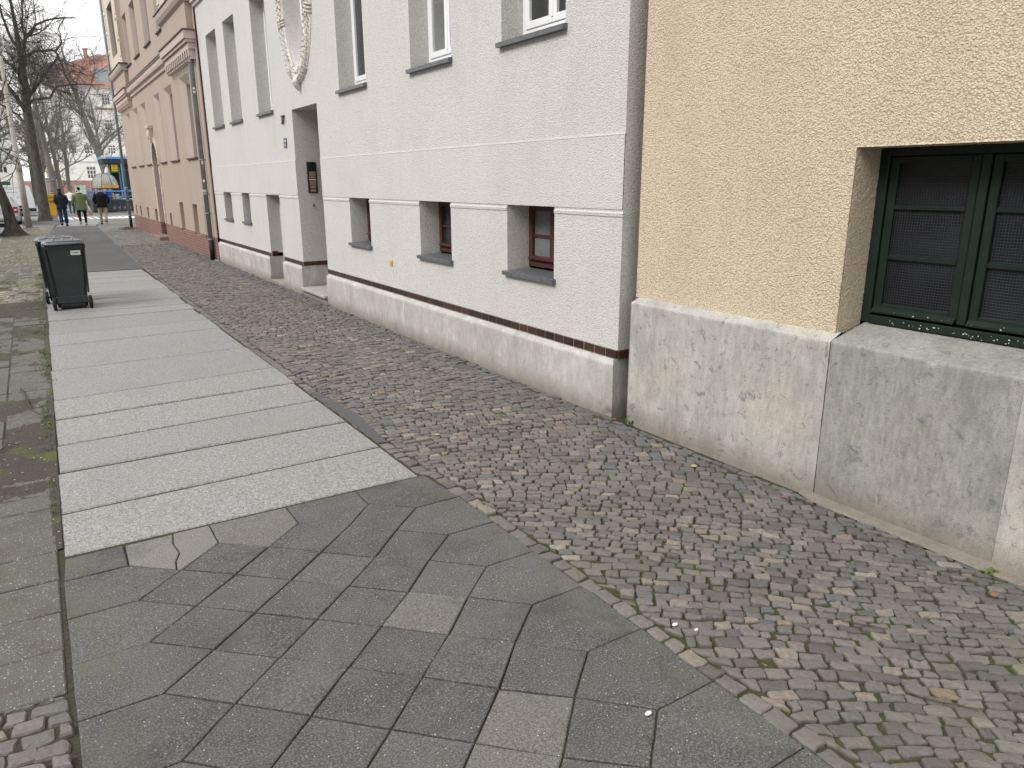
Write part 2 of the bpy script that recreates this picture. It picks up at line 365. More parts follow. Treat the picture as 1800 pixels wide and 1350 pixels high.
def m_brick(name, a, b, mort):
    g = NT(name); x, y, z = g.sep(); cv = g.n('ShaderNodeCombineXYZ'); g.L(g.math('ADD', x, y), cv.inputs[0]); g.L(z, cv.inputs[1])
    br = g.n('ShaderNodeTexBrick'); g.L(cv.outputs[0], br.inputs['Vector']); br.inputs['Scale'].default_value = 1
    br.inputs['Brick Width'].default_value = .25; br.inputs['Row Height'].default_value = .077; br.inputs['Mortar Size'].default_value = .008
    br.inputs['Color1'].default_value = (*a, 1); br.inputs['Color2'].default_value = (*b, 1); br.inputs['Mortar'].default_value = (*mort, 1)
    c = g.mix(g.ramp(g.noise(6, 5, .7), [(.45, 0.0), (.7, .5)]), br.outputs['Color'], (.14, .10, .085))
    c = g.mix(g.ramp(g.noise(30, 4, .7), [(.55, 0.0), (.75, .4)]), c, (.45, .36, .30))
    g.bump(br.outputs['Fac'], -.5, .004); return g.fin(c, .85, .2)
M['brick'] = m_brick('brick_plinth', (.19, .082, .062), (.24, .12, .09), (.25, .225, .20))
M['far_brick'] = m_brick('far_brick', (.36, .18, .14), (.45, .24, .19), (.42, .33, .28))
M['glass'] = simple('window_glass', (.028, .030, .032), .06, .8, var=.3, sc_=2)
M['glass_curtain'] = simple('curtained_glass', (.16, .165, .165), .10, .7, var=.35, sc_=3)
def m_wired():
    g = NT('wired_glass'); x, y, z = g.sep()
    def line(c, p, w_): 
        t = g.math('FRACT', g.math('DIVIDE', c, p)); return g.ramp(g.math('ABSOLUTE', g.math('SUBTRACT', t, .5)), [(.5-w_*1.6, 0.0), (.5-w_*.4, 1.0)])
    wv = g.math('MULTIPLY', g.noise(6, 3), .006)
    gl = g.mix(1.0, line(g.math('ADD', y, wv), .0155, .11), line(g.math('ADD', z, wv), .0155, .11), 'LIGHTEN')
    bg_ = g.ramp(g.noise(3.2, 3), [(.35, (.004, .0045, .006)), (.65, (.013, .015, .020))])
    c = g.mix(g.math('MULTIPLY', gl, .6), bg_, (.034, .037, .043)); g.bump(gl, .6, .003)
    return g.fin(c, .30, .35)
M['wired'] = m_wired()
M['green_paint'] = simple('green_paint', (.008, .017, .012), .5, .35, var=.3, sc_=14, bump=.0015)
M['green_specks'] = simple('bird_droppings', (.55, .56, .52), .8, .2)
M['white_frame'] = simple('white_frame', (.80, .81, .82), .35, .5, var=.05)
M['brown_wood'] = simple('brown_wood', (.070, .024, .018), .45, .45, var=.4, sc_=20, bump=.001)
M['metal_sill'] = simple('zinc_sill', (.115, .125, .135), .45, .5, .2, var=.3, sc_=14)
M['dark_metal'] = simple('dark_sill', (.05, .05, .052), .5, .4)
M['zinc'] = simple('zinc_pipe', (.215, .245, .24), .55, .45, .25, var=.28, sc_=7, bump=.001)
M['black_iron'] = simple('black_iron', (.012, .012, .014), .6, .3)
def m_tiles():
    g = NT('glazed_tile'); r = g.attr('rnd'); c = g.ramp(r, [(0, (.030, .016, .012)), (.3, (.044, .022, .015)), (.55, (.022, .014, .012)), (.75, (.058, .028, .017)), (.93, (.011, .012, .016))], 'CONSTANT')
    c = g.mix(g.ramp(g.noise(25, 4), [(.5, 0.0), (.7, .35)]), c, (.09, .055, .035)); return g.fin(c, .30, .5)
M['tile'] = m_tiles(); M['mortar'] = simple('mortar', (.36, .32, .27), .9, .1)
M['tile_brown'] = simple('brown_glazed_tile', (.07, .028, .012), .3, .5, var=.4, sc_=8)
M['ornament'] = m_stucco('ornament_plaster', (.70, .67, .62), 30, .002, .2, (.42, .39, .33))
M['bin'] = simple('bin_plastic', (.020, .023, .026), .42, .45, var=.3, sc_=6, bump=.0006)
M['bin_lid'] = simple('bin_lid_plastic', (.075, .085, .095), .25, .6, var=.25, sc_=8)
M['rubber'] = simple('rubber', (.018, .018, .019), .8, .2); M['paper'] = simple('label_paper', (.72, .73, .70), .6, .3)
M['print'] = simple('dark_print', (.05, .05, .055), .7, .2)
def m_bark(name, a, b):
    g = NT(name); v = g.noise(9, 6, .7, vec=g.scaled((1, 1, .28))); f = g.noise(60, 4, .7, vec=g.scaled((1, 1, .3)))
    c = g.ramp(g.math('ADD', g.math('MULTIPLY', v, .6), g.math('MULTIPLY', f, .4)), [(.36, a), (.62, b)])
    z = g.sep()[2]; c = g.mix(g.math('MULTIPLY', g.ramp(g.noise(3, 4), [(.5, 0.0), (.65, 1.0)]), g.ramp(z, [(.0, .5), (.5, 0.0)])), c, (.07, .085, .03))
    g.bump(v, 1.0, .05); g.bump(f, .8, .015); return g.fin(c, .95, .1)
M['bark'] = m_bark('bark', (.032, .028, .025), (.135, .122, .11)); M['bark2'] = m_bark('bark_pale', (.10, .093, .08), (.25, .235, .21))
M['concrete_pole'] = simple('concrete_pole', (.33, .31, .265), .9, .1, var=.2, sc_=5, bump=.002)
M['leaf'] = simple('dry_leaf', (.26, .115, .05), .8, .2, var=.5, sc_=20); M['leaf_yellow'] = simple('yellow_leaf', (.48, .40, .16), .7, .2, var=.3)
M['grass'] = simple('grass_blade', (.10, .15, .035), .7, .2, var=.5, sc_=9); M['twig'] = simple('twig', (.10, .075, .055), .9, .1)
M['moss'] = simple('moss', (.085, .125, .022), .95, .05, var=.5, sc_=30, bump=.006)
# ------------------------------------------------------------------ paving
def np_mesh(name, V, F, m, rnd=None, kind='structure', smooth=False):
    me = bpy.data.meshes.new(name); n = len(V); me.vertices.add(n); me.vertices.foreach_set('co', np.asarray(V, np.float32).ravel())
    loops = np.concatenate([np.asarray(f).ravel() for f in F]); tot = np.concatenate([np.full(len(f), np.asarray(f).shape[1]) for f in F])
    start = np.concatenate([[0], np.cumsum(tot)[:-1]])
    me.loops.add(len(loops)); me.loops.foreach_set('vertex_index', loops.astype(np.int32))
    me.polygons.add(len(tot)); me.polygons.foreach_set('loop_start', start.astype(np.int32)); me.polygons.foreach_set('loop_total', tot.astype(np.int32))
    me.polygons.foreach_set('use_smooth', np.full(len(tot), bool(smooth)))
    me.update(calc_edges=True); me.validate()
    if rnd is not None:
        a = me.attributes.new('rnd', 'FLOAT', 'POINT'); a.data.foreach_set('value', np.asarray(rnd, np.float32))
    me.materials.append(m); o = bpy.data.objects.new(name, me); C.objects.link(o)
    if kind: o['kind'] = kind
    return o
def stones(name, quads, m, gap=.004, bev=.006, dome=.003, jit=.004, hj=.004, depth=.03, tones=None, fine=None, z0=0.0):
    """quads: (N,4,2) ccw corners. Each stone: 12-gon outline (corners cut, edges wobbled), wall, bevel, slightly domed top."""
    Q = np.asarray(quads, float); N = len(Q)
    cen = Q.mean(1, keepdims=True); d = Q-cen; L = np.linalg.norm(d, axis=2, keepdims=True); Q = cen+d*(1-gap*1.4/np.maximum(L, .01))
    Q = Q+RNG.normal(0, jit, Q.shape)
    ring = []
    for k in range(4):
        a = Q[:, k]; p = Q[:, k-1]; nx = Q[:, (k+1) % 4]; c = RNG.uniform(.04, .13, (N, 1))
        ring += [a+(p-a)*c, a+(nx-a)*c*RNG.uniform(.7, 1.3, (N, 1)), (a+nx)/2+RNG.normal(0, jit*.7, (N, 2))]
    ring = np.stack(ring, 1)                               # N,12,2
    K = 12; c2 = ring.mean(1, keepdims=True); dd = ring-c2; LL = np.maximum(np.linalg.norm(dd, axis=2, keepdims=True), .008)
    top = RNG.normal(0, hj, (N, 1)); tx = RNG.normal(0, .03, (N, 1)); ty = RNG.normal(0, .03, (N, 1))
    def lvl(inset, dz, wob=0):
        r = c2+dd*(1-inset/LL); z = z0+top+dz+(r[..., 0]-c2[..., 0])*tx+(r[..., 1]-c2[..., 1])*ty
        if wob: z = z+RNG.normal(0, wob, z.shape)
        return np.concatenate([r, z[..., None]], 2)
    A = lvl(0, -depth); B = lvl(0, -bev*1.1); Cc = lvl(bev*.6, -.0006, dome*.3); D = lvl(bev*2.4, dome*.45, dome*.35)
    ctr = np.concatenate([c2[:, 0], (z0+top+dome)], 1)[:, None]
    V = np.concatenate([A, B, Cc, D, ctr], 1); P = 4*K+1; base = np.arange(N)[:, None]*P
    i = np.arange(K); j = (i+1) % K
    q = np.concatenate([np.stack([i+K*r, j+K*r, j+K*(r+1), i+K*(r+1)], 1) for r in range(3)], 0)
    t = np.stack([i+3*K, j+3*K, np.full(K, 4*K)], 1)
    FQ = (base[:, :, None]+q[None]).reshape(-1, 4); FT = (base[:, :, None]+t[None]).reshape(-1, 3)
    tn = tones if tones is not None else RNG.random(N)
    return np_mesh(name, V.reshape(-1, 3), [FQ, FT], m, np.repeat(tn, P), smooth=False)
def edgeX(y):                                             # left edge of the cobbles
    return np.interp(y, [-9, 4.2, 4.25, 12, 18.9, 25, 32.3, 38.5, 42.3, 45.4, 47.2], [2.020, 2.020, 1.972, 1.972, 2.03, 2.13, 2.31, 2.44, 2.74, 3.19, 4.0])
def slope(y): return np.interp(y, [-3, 1.0, 2.4, 4.0, 6.0, 7.6, 9.2, 11, 13, 15.5, 18, 21, 24, 27], [-.8, -.85, -.95, -.62, -.02, .12, -.3, -.62, -.2, .15, -.3, .1, -.35, 0])
def cobbles():
    quads = []; tones = []
    def curve(v, x): 
        return v+slope(v)*(x-2.9)-.32*np.maximum(0, 2.5-x)**1.6*(1+0*v)+.03*np.sin(3.1*x+v*1.3)+.05*np.sin(1.7*v)*np.sin(2.2*x)
    def slp(v, x): return (curve(v, x+.01)-curve(v, x-.01))/.02
    v = -3.3
    while v < 27.5:
        h = random.uniform(.061, .090)
        if random.random() < .08: h = .052
        x = 1.9+random.uniform(0, .1)
        while x < 3.95:
            s0 = slp(v, x); w_ = random.uniform(.062, .118)/math.sqrt(1+s0*s0)
            if random.random() < .06: w_ *= .6
            xa, xb = x, x+w_; g = h
            def top(xx):
                s = slp(v, xx); gg = curve(v+g, xx)-curve(v, xx); dx = -s*gg/(1+s*s); return (xx+dx, curve(v+g, xx+dx))
            q = [(xa, curve(v, xa)), (xb, curve(v, xb)), top(xb), top(xa)]
            cx = sum(p[0] for p in q)/4; cy = sum(p[1] for p in q)/4; el = edgeX(cy)+.078
            if el-.012 < cx < 3.80 and -2.6 < cy < 26.3:
                quads.append([(min(max(p[0], el), 3.80), p[1]) for p in q]); r = random.random()
                if cx > 3.55 and random.random() < .65: r = random.choice((.02, .1, .81, .97))
                if random.random() < .02 and cx < 3.3: r = .95
                tones.append(r)
            x = xb
        v += h
    y = -2.6
    while y < 26.3:                                        # edging row beside the path, and the row along the walls
        l = random.uniform(.08, .135); e0, e1 = edgeX(y), edgeX(y+l)
        quads.append([(e0-.006, y), (e0+.075, y), (e1+.075, y+l), (e1-.006, y+l)]); tones.append(random.random()*.95); y += l
    y = -2.6
    while y < 26.3:
        l = random.uniform(.07, .15); a = random.uniform(3.84, 3.855)
        quads.append([(3.80, y), (a, y), (a, y+l), (3.80, y+l)]); tones.append(random.choice((.01, .05, .81, .82, .97, .97, .2))); y += l
    return stones('cobble_paving', quads, M['stone'], gap=.0043, bev=.0048, jit=.0050, hj=.0042, tones=np.array(tones))
cobbles()
def sheet(name, pts, z, m): return struct(MB().add([(x, y, z) for x, y in pts], [tuple(range(len(pts)))]), name, m)
def sheet_strip(name, ys, xl, xr, z, m):
    b = MB()
    for i in range(len(ys)-1): b.quad((xl(ys[i]), ys[i], z), (xr(ys[i]), ys[i], z), (xr(ys[i+1]), ys[i+1], z), (xl(ys[i+1]), ys[i+1], z))
    return struct(b, name, m)
# soil/sand bed in the joints
sheet('joint_bed', [(-.9, -4), (3.90, -4), (3.90, 26.5), (-.9, 26.5)], -.011, M['joint'])
sheet_strip('cobble_paving_far', list(np.linspace(26.4, 47.2, 30)), lambda y: float(edgeX(y)), lambda y: 3.86 if y < 37.2 else 9, 0.001, M['farcobble'])
# --- 30 cm concrete slabs laid diagonally with mitre slabs at the edges
def slab_field():
    PX = .2226; X0 = .16; PY = .2105; YT = 3.95
    def node(i, j):
        X = X0+PX*i; Y = YT-PY*j; Y += .10*((YT-Y)/1.4)*((1.72-X)/1.56)*(1 if Y > 2 else 1)*min(1, 1.4/max(.01, (YT-Y)))+.025*(1.72-X < .3)
        return (X, Y)
    polys = []; rn = random.Random(3); light = {(5, 6): .93, (4, 9): .91, (5, 10): .91, (2, 0): None}
    for j in range(0, 30):
        for i in range(0, 8):
            if (i+j) % 2: continue
            if i+2 <= 7 and j >= 1:                         # diamond with left node (i,j)
                polys.append(([node(i, j), node(i+1, j+1), node(i+2, j), node(i+1, j-1)], (i+1, j)))
            if i == 0: polys.append(([(-.135, node(0, j+2)[1]), node(0, j+2), node(1, j+1), node(0, j), (-.135, node(0, j)[1])], ('l', j)))
            if i == 7: polys.append(([(2.018, node(7, j)[1]), node(7, j), node(6, j+1), node(7, j+2), (2.018, node(7, j+2)[1])], ('r', j)))
    for P in ([(.165, 4.205), node(0, 0), (.362, 3.768), (.372, 3.86), (.405, 3.95), (.392, 4.08), (.41, 4.205)], [(.41, 4.205), (.392, 4.08), (.405, 3.95), (.372, 3.86), (.362, 3.768), node(1, 1), node(2, 0), (node(2, 0)[0], 4.205)]): polys.append((P, ('t', 0)))
    for i in (2, 4): polys.append(([(node(i, 0)[0], 4.205), node(i, 0), node(i+1, 1), node(i+2, 0), (node(i+2, 0)[0], 4.205)], ('t', i)))
    polys.append(([(-.12, 4.205), (-.135, node(0, 0)[1]), node(0, 0), (node(0, 0)[0], 4.205)], 'c'))
    polys.append(([(node(6, 0)[0], 4.205), node(6, 0), node(7, 1), (2.018, node(7, 1)[1]), (1.985, 4.205)], 'c'))
    V = []; F3 = []; F4 = []; T = []
    def slab(P, tone, dz, gap):
        P = [Vector(p) for p in P]; n = len(P); c = sum(P, Vector((0, 0)))/n
        def inset(d):
            out_ = []
            for k in range(n):
                a, b, e = P[k-1], P[k], P[(k+1) % n]
                e1 = (b-a).normalized(); e2 = (e-b).normalized(); n1 = Vector((-e1.y, e1.x)); n2 = Vector((-e2.y, e2.x))
                if (c-b).dot(n1) < 0: n1 = -n1
                if (c-b).dot(n2) < 0: n2 = -n2
                bis = (n1+n2); l = max(.3, bis.length); out_.append(b+bis.normalized()*d*2/l)
            return out_
        tx, ty = rn.gauss(0, .006), rn.gauss(0, .006)
        def dens(R):                                       # add wobbling points on the long edges
            o_ = []
            for k in range(len(R)):
                a, b = R[k], R[(k+1) % len(R)]
                for t in (0.0, .04, .25, .5, .75, .96): o_.append(a.lerp(b, t))
            return o_
        r0 = dens(inset(gap)); r1 = dens(inset(gap+.0035)); wob = [rn.gauss(0, .0009) for _ in r0]
        chip = [rn.gauss(0, .0008) for _ in r0]
        N = len(r0); b0 = len(V)
        for z, R in ((-.03, r0), (-.0035, r0), (0, r1)):
            for q, w1, ch in zip(R, wob, chip):
                u = (c-q).normalized(); q2 = q+u*(w1+abs(ch)*(z == 0)*2); V.append((q2.x, q2.y, z+dz+(q.x-c.x)*tx+(q.y-c.y)*ty)); T.append(tone)
        V.append((c.x, c.y, dz+.0005)); T.append(tone)
        for r in range(2):
            for k in range(N): F4.append((b0+r*N+k, b0+r*N+(k+1) % N, b0+(r+1)*N+(k+1) % N, b0+(r+1)*N+k))
        for k in range(N): F3.append((b0+2*N+k, b0+2*N+(k+1) % N, b0+3*N))
    for P, key in polys:
        tone = rn.random()*.86; dz = rn.gauss(0, .0018); gap = .0028+abs(rn.gauss(0, .0012))
        if isinstance(key, tuple):
            if key in ((5, 6), (5, 10), (4, 11)): tone = .92
            if key in ((2, 4), (2, 6), (1, 5)): dz = .004
            if key[0] == 't' and key[1] in (0, 2): tone = .92 if key[1] == 2 else .97
        slab(P, tone, dz, gap)
    np_mesh('slab_paving', np.array(V), [np.array(F4), np.array(F3)], M['slab'], np.array(T))
slab_field()
def plate(V, F4, T, x0, x1, ya0, ya1, yb0, yb1, tone, dz, gap, n=10, bev=.006, wob=.0015, depth=.05, rn=random):
    """long cross slab: left edge ya0..ya1 at x0, right edge yb0..yb1 at x1"""
    pts = []
    for k in range(n+1):
        t = k/n; pts.append((x0+(x1-x0)*t, ya0+(yb0-ya0)*t+gap))
    for k in range(n+1):
        t = 1-k/n; pts.append((x0+(x1-x0)*t, ya1+(yb1-ya1)*t-gap))
    cx, cy = (x0+x1)/2, (ya0+ya1+yb0+yb1)/4; wb = [rn.gauss(0, wob) for _ in pts]; b0 = len(V); N = len(pts); tl = rn.gauss(0, .003)
    for z, ins in ((-depth, 0), (-bev, 0), (0, bev)):
        for (x, y), w1 in zip(pts, wb):
            sx = 1 if x < cx else -1; sy = 1 if y < cy else -1; yy = y+sy*(ins+w1); xx = x+(sx*ins if (abs(x-x0) < 1e-6 or abs(x-x1) < 1e-6) else 0)
            V.append((xx, yy, z+dz+(y-cy)*tl)); T.append(tone)
    for r in range(2):
        for k in range(N): F4.append((b0+r*N+k, b0+r*N+(k+1) % N, b0+(r+1)*N+(k+1) % N, b0+(r+1)*N+k))
    for k in range(n): F4.append((b0+2*N+k, b0+2*N+k+1, b0+2*N+N-2-k, b0+2*N+N-1-k))
def granite():
    J = [4.215, 4.90, 5.60, 6.36, 7.06, 7.80, 8.98, 9.82, 10.45, 11.2, 11.78, 12.35, 12.95, 13.7, 14.3, 15.1, 15.9, 16.6, 17.4, 18.2, 18.92]
    JL = [4.235, 4.86, 5.60, 6.25, 6.98, 7.63, 8.93, 9.68, 10.35, 11.15, 11.70, 12.35, 13.0, 13.72, 14.35, 15.15, 15.9, 16.65, 17.45, 18.25, 18.95]
    V = []; F = []; T = []; rn = random.Random(11)
    for k in range(len(J)-1):
        xl = -.115+.0112*(JL[k]-4.2)+rn.gauss(0, .004); xr = 1.950+rn.gauss(0, .010)+(.03 if J[k] > 13 else 0)
        cuts = [0, 1] if k not in (5,) else [0, 1]
        plate(V, F, T, xl, xr, JL[k], JL[k+1], J[k], J[k+1], rn.random(), rn.gauss(0, .0035), rn.choice((.009, .014, .022, .016)), bev=.010, rn=rn)
    np_mesh('granite_paving', np.array(V), [np.array(F)], M['granite'], np.array(T))
granite()
# bits of asphalt patching between granite and cobbles, as in the photo
sheet('asphalt_patch', [(1.965, 4.95), (2.035, 4.93), (2.06, 5.3), (2.10, 5.75), (2.08, 6.2), (2.03, 6.6), (1.965, 6.6)], .0062, M['asphalt'])
# --- verge on the left: aggregate slabs half lost under mud, cobbles nearest the viewer
def verge():
    V = []; F = []; T = []; rn = random.Random(5)
    y = 3.0
    while y < 13.0:
        d = .335 if y < 5 else rn.choice((.33, .25, .33))
        segs = [(-.80, -.150+.008*(y-4))] if y < 5.2 else [(-1.35, -1.0), (-.99, -.72), (-.71, -.44), (-.43, -.13+.011*(y-4))]
        for a, b in segs:
            plate(V, F, T, a, min(b, .0), y, y+d, y-.015, y+d-.015, rn.random(), rn.gauss(0, .004) if y < 5 else rn.gauss(-.003, .006), .004, n=6, wob=.003, rn=rn)
        y += d
    np_mesh('verge_slabs', np.array(V), [np.array(F)], M['aggregate'], np.array(T))
    V = []; F = []; T = []
    y = 18.0
    while y < 21.3:                                         # dark square pavers in front of the bins' left
        for x in np.arange(-.9, .2, .25): plate(V, F, T, x, x+.235, y, y+.3, y, y+.3, rn.random()*.3, rn.gauss(0, .003), .006, n=2, rn=rn)
        y += .3
    np_mesh('verge_pavers', np.array(V), [np.array(F)], M['slab'], np.array(T))
    quads = []; tones = []; y = -2.5
    while y < 3.0:
        h = rn.uniform(.075, .10); x = -.85+rn.uniform(0, .05)
        if y+h > 3.0: h = 3.0-y
        while x < -.16:
            w_ = rn.uniform(.075, .125); xb = min(x+w_, -.148)
            if xb+.035 > -.148: xb = -.148
            quads.append([(x, y-.12*x), (xb, y-.12*xb), (xb, y+h-.12*xb), (x, y+h-.12*x)]); tones.append(rn.choice((.2, .4, .6, .7, .88, .5, .3, .95, .81))); x = xb
        y += h
    quads = [[(a, b-.06) for a, b in q] for q in quads]
    stones('verge_cobbles', quads, M['stone'], gap=.007, bev=.009, jit=.006, hj=.005, tones=np.array(tones))
    # mud: a wavy skin that drowns the slabs in places
    nx, ny = 84, 720; X = np.linspace(-1.3, .14, nx); Y = np.linspace(4.35, 18.2, ny); Vv = []; 
    for yy in Y:
        e = -.125+.013*(yy-4.2) if yy < 18.9 else .1
        for k, xx in enumerate(X):
            x2 = -1.3+(e+1.3)*k/(nx-1)
            n_ = noise.noise((x2*2.2, yy*1.5, 3))*.6+noise.noise((x2*7, yy*5, 9))*.3+noise.noise((x2*22, yy*19, 4))*.12
            am = -.010+.026*n_+(.006 if yy > 5.6 else (-.006 if yy < 5.0 else -.006+.012*(yy-5)/.6))+.004*noise.noise((x2*60, yy*55, 2))
            if k > nx-5: am = max(am, .002+.006*noise.noise((x2*15, yy*9, 1)))
            Vv.append((x2, yy, am))
    Vv = np.array(Vv); i = np.arange(ny-1)[:, None]*nx+np.arange(nx-1)[None]; i = i.ravel()
    np_mesh('verge_mud', Vv, [np.stack([i, i+1, i+nx+1, i+nx], 1)], M['mud'], smooth=True)
    sheet_strip('verge_cobbles_far', [14.6, 18.0, 21.4, 26, 31, 36, 41.5], lambda y: -1.02 if y < 37 else -.42, lambda y: float(np.interp(y, [14, 18.9, 24, 34, 41.9], [.02, .10, .29, .45, .9])), -.001, M['vergecobble'])
verge()
sheet_strip('asphalt_path', [18.93, 21.4, 26, 31, 36, 39.6], lambda y: float(np.interp(y, [14, 18.9, 24, 34, 41.9], [.02, .085, .29, .45, .9])), lambda y: float(edgeX(y))-.004, .003, M['asphalt'])
sheet('light_path', [(.82, 39.604), (2.46, 39.604), (2.6, 41), (2.74, 42.3), (3.19, 45.4), (3.95, 47.2), (1.7, 47.2), (1.2, 42.6)], .0025, M['light_path'])
sheet('dark_path', [(-.40, 41.5), (.88, 41.5), (1.195, 42.6), (1.695, 47.2), (-.40, 47.2)], .0015, M['asphalt'])
# base sheets, road, kerbs
sheet('ground', [(-300, -60), (300, -60), (300, 400), (-300, 400)], -.16, M['mud'])
b = MB(); b.box(-1.0, 3.88, -12, 36.6, -.15, -.03); b.box(-.4, 9, 36.6, 47.2, -.15, -.004); b.box(3.88, 9.0, -12, 36.6, -.15, -.02); struct(b, 'pavement_bed', M['joint'])
sheet('road', [(-60, -60), (-1.0, -60), (-1.0, 36.6), (-.4, 36.6), (-.4, 47.3), (80, 47.3), (80, 61.8), (-60, 61.8)], -.09, M['road'])
sheet('far_pavement', [(-60, 61.8), (80, 61.8), (80, 150), (-60, 150)], -.02, M['light_path'])
b = MB()
for y in range(-12, 37): b.bbox(-1.16, -1.0, y+.005, y+.995, -.14, .0, .01)
for y in range(37, 48): b.bbox(-.56, -.4, y-.39, y+.59, -.14, .0, .01)
for x in range(0, 60): b.bbox(x-.4, x+.59, 47.2, 47.36, -.14, -.03, .01)
for x in range(-40, 60): b.bbox(x-.4, x+.59, 61.7, 61.86, -.14, .0, .01)
struct(b, 'kerb', M['granite'])
b = MB()
for k in range(14):                                          # slanted bars of the crossing
    x = .9+k*.34; b.quad((x, 48.0, -.085), (x+.17, 48.0, -.085), (x+.02, 52.2, -.085), (x-.15, 52.2, -.085))
b.quad((-3, 47.55, -.0855), (30, 47.55, -.0855), (30, 47.78, -.0855), (-3, 47.78, -.0855)); b.quad((-3, 52.8, -.0855), (30, 52.8, -.0855), (30, 53.1, -.0855), (-3, 53.1, -.0855)); b.quad((3.8, 49.5, -.0855), (30, 49.5, -.0855), (30, 51.5, -.0855), (3.8, 51.5, -.0855))
struct(b, 'road_marking', M['paint_white'])
# ================================================================== BUILDINGS
def facade(mb, X, y0, y1, z0, z1, holes, depth=.26, flip=1):
    """wall sheet at x=X with rectangular openings (ya,yb,za,zb[,depth]) and their reveals"""
    ys = sorted({y0, y1, *[v for h in holes for v in h[:2] if y0 < v < y1]}); zs = sorted({z0, z1, *[v for h in holes for v in h[2:4] if z0 < v < z1]})
    for i in range(len(ys)-1):
        for k in range(len(zs)-1):
            cy, cz = (ys[i]+ys[i+1])/2, (zs[k]+zs[k+1])/2
            if any(h[0] < cy < h[1] and h[2] < cz < h[3] for h in holes): continue
            mb.quad((X, ys[i], zs[k]), (X, ys[i+1], zs[k]), (X, ys[i+1], zs[k+1]), (X, ys[i], zs[k+1]))
def reveals(mb, X, holes, depth=.26):
    for h in holes:
        a, b_, c, d = h[:4]; D = X+(h[4] if len(h) > 4 else depth)
        mb.quad((X, a, c), (D, a, c), (D, a, d), (X, a, d)); mb.quad((X, b_, c), (D, b_, c), (D, b_, d), (X, b_, d))
        mb.quad((X, a, d), (D, a, d), (D, b_, d), (X, b_, d))
        if c > .2: mb.quad((X, a, c), (D, a, c), (D, b_, c), (X, b_, c))
def rough_grid(X, y0, y1, z0, z1, hole, depth, step, amp, freq):
    """displaced plaster: front sheet + reveal of one opening as a single shared-vertex mesh"""
    def axis(a, b_, marks):
        pts = sorted({a, b_, *[m_ for m_ in marks if a < m_ < b_]}); o_ = [pts[0]]
        for i in range(len(pts)-1):
            n = max(1, int(round((pts[i+1]-pts[i])/step))); o_ += [pts[i]+(pts[i+1]-pts[i])*(k+1)/n for k in range(n)]
        return o_
    ys = axis(y0, y1, hole[:2]); zs = axis(z0, z1, hole[2:]); nd = int(depth/step); V = {}; vl = []; F = []
    def vid(p):
        k = (round(p[0], 5), round(p[1], 5), round(p[2], 5))
        if k not in V: V[k] = len(vl); vl.append(k)
        return V[k]
    inside = lambda y, z: hole[0] < y < hole[1] and hole[2] < z < hole[3]
    for i in range(len(ys)-1):
        for k in range(len(zs)-1):
            if inside((ys[i]+ys[i+1])/2, (zs[k]+zs[k+1])/2): continue
            F.append([vid((X, ys[i], zs[k])), vid((X, ys[i], zs[k+1])), vid((X, ys[i+1], zs[k+1])), vid((X, ys[i+1], zs[k]))])
    for d in range(nd):
        xa, xb = X+depth*d/nd, X+depth*(d+1)/nd
        for yy, s_ in ((hole[0], 1), (hole[1], 0)):
            if not y0 < yy < y1: continue
            for k in range(len(zs)-1):
                if hole[2]-1e-6 <= zs[k] and zs[k+1] <= hole[3]+1e-6:
                    f = [vid((xa, yy, zs[k])), vid((xa, yy, zs[k+1])), vid((xb, yy, zs[k+1])), vid((xb, yy, zs[k]))]; F.append(f if s_ == 0 else f[::-1])
        for i in range(len(ys)-1):
            if hole[0]-1e-6 <= ys[i] and ys[i+1] <= hole[1]+1e-6:
                F.append([vid((xa, ys[i], hole[3])), vid((xa, ys[i+1], hole[3])), vid((xb, ys[i+1], hole[3])), vid((xb, ys[i], hole[3]))][::-1])
    P = np.array(vl); Fn = np.array(F); N = np.zeros_like(P); fn = np.cross(P[Fn[:, 1]]-P[Fn[:, 0]], P[Fn[:, 3]]-P[Fn[:, 0]])
    fn[:, 0] = np.where(np.abs(fn[:, 0]) > 1e-9, -np.abs(fn[:, 0]), fn[:, 0]); fn[:, 2] = -np.abs(fn[:, 2])
    for k in range(4): np.add.at(N, Fn[:, k], fn)
    N /= np.maximum(np.linalg.norm(N, axis=1, keepdims=True), 1e-12)
    d = np.array([noise.noise((p[0]*freq, p[1]*freq, p[2]*freq))+.6*noise.noise((p[0]*freq*2.1+7, p[1]*freq*2.1, p[2]*freq*2.1)) for p in P])
    P = P+N*(d*amp)[:, None]
    return P, Fn
# ---------------------------------------------------------------- yellow house (nearest)
yh = thing('yellow_house', (4.0, 2.5, 0), 'yellow rough-plastered house with green barred cellar window and bare concrete base, nearest on the right', 'house')
P_, F_ = rough_grid(3.965, -.5, 4.335, 1.03, 3.6, (1.42, 2.57, .9, 2.10), .24, .010, .0026, 62)
def np_child(name, P, F, m, root, rnd=None, smooth=True):
    o = np_mesh(name, P-np.array(root.location)[None], [F], m, rnd, None, smooth); o.parent = root; return o
np_child('wall', P_, F_, M['yellow_stucco'], yh)
b = MB(); facade(b, 3.965, -4.5, -.5, 1.03, 8, []); facade(b, 3.965, -.5, 4.335, 3.6, 8, []); b.quad((3.965, 4.335, 1.0), (4.6, 4.335, 1.0), (4.6, 4.335, 8), (3.965, 4.335, 8)); b.box(4.5, 9, -4.5, 4.30, .1, 7.9)
b.build('wall', M['yellow_stucco'], yh)
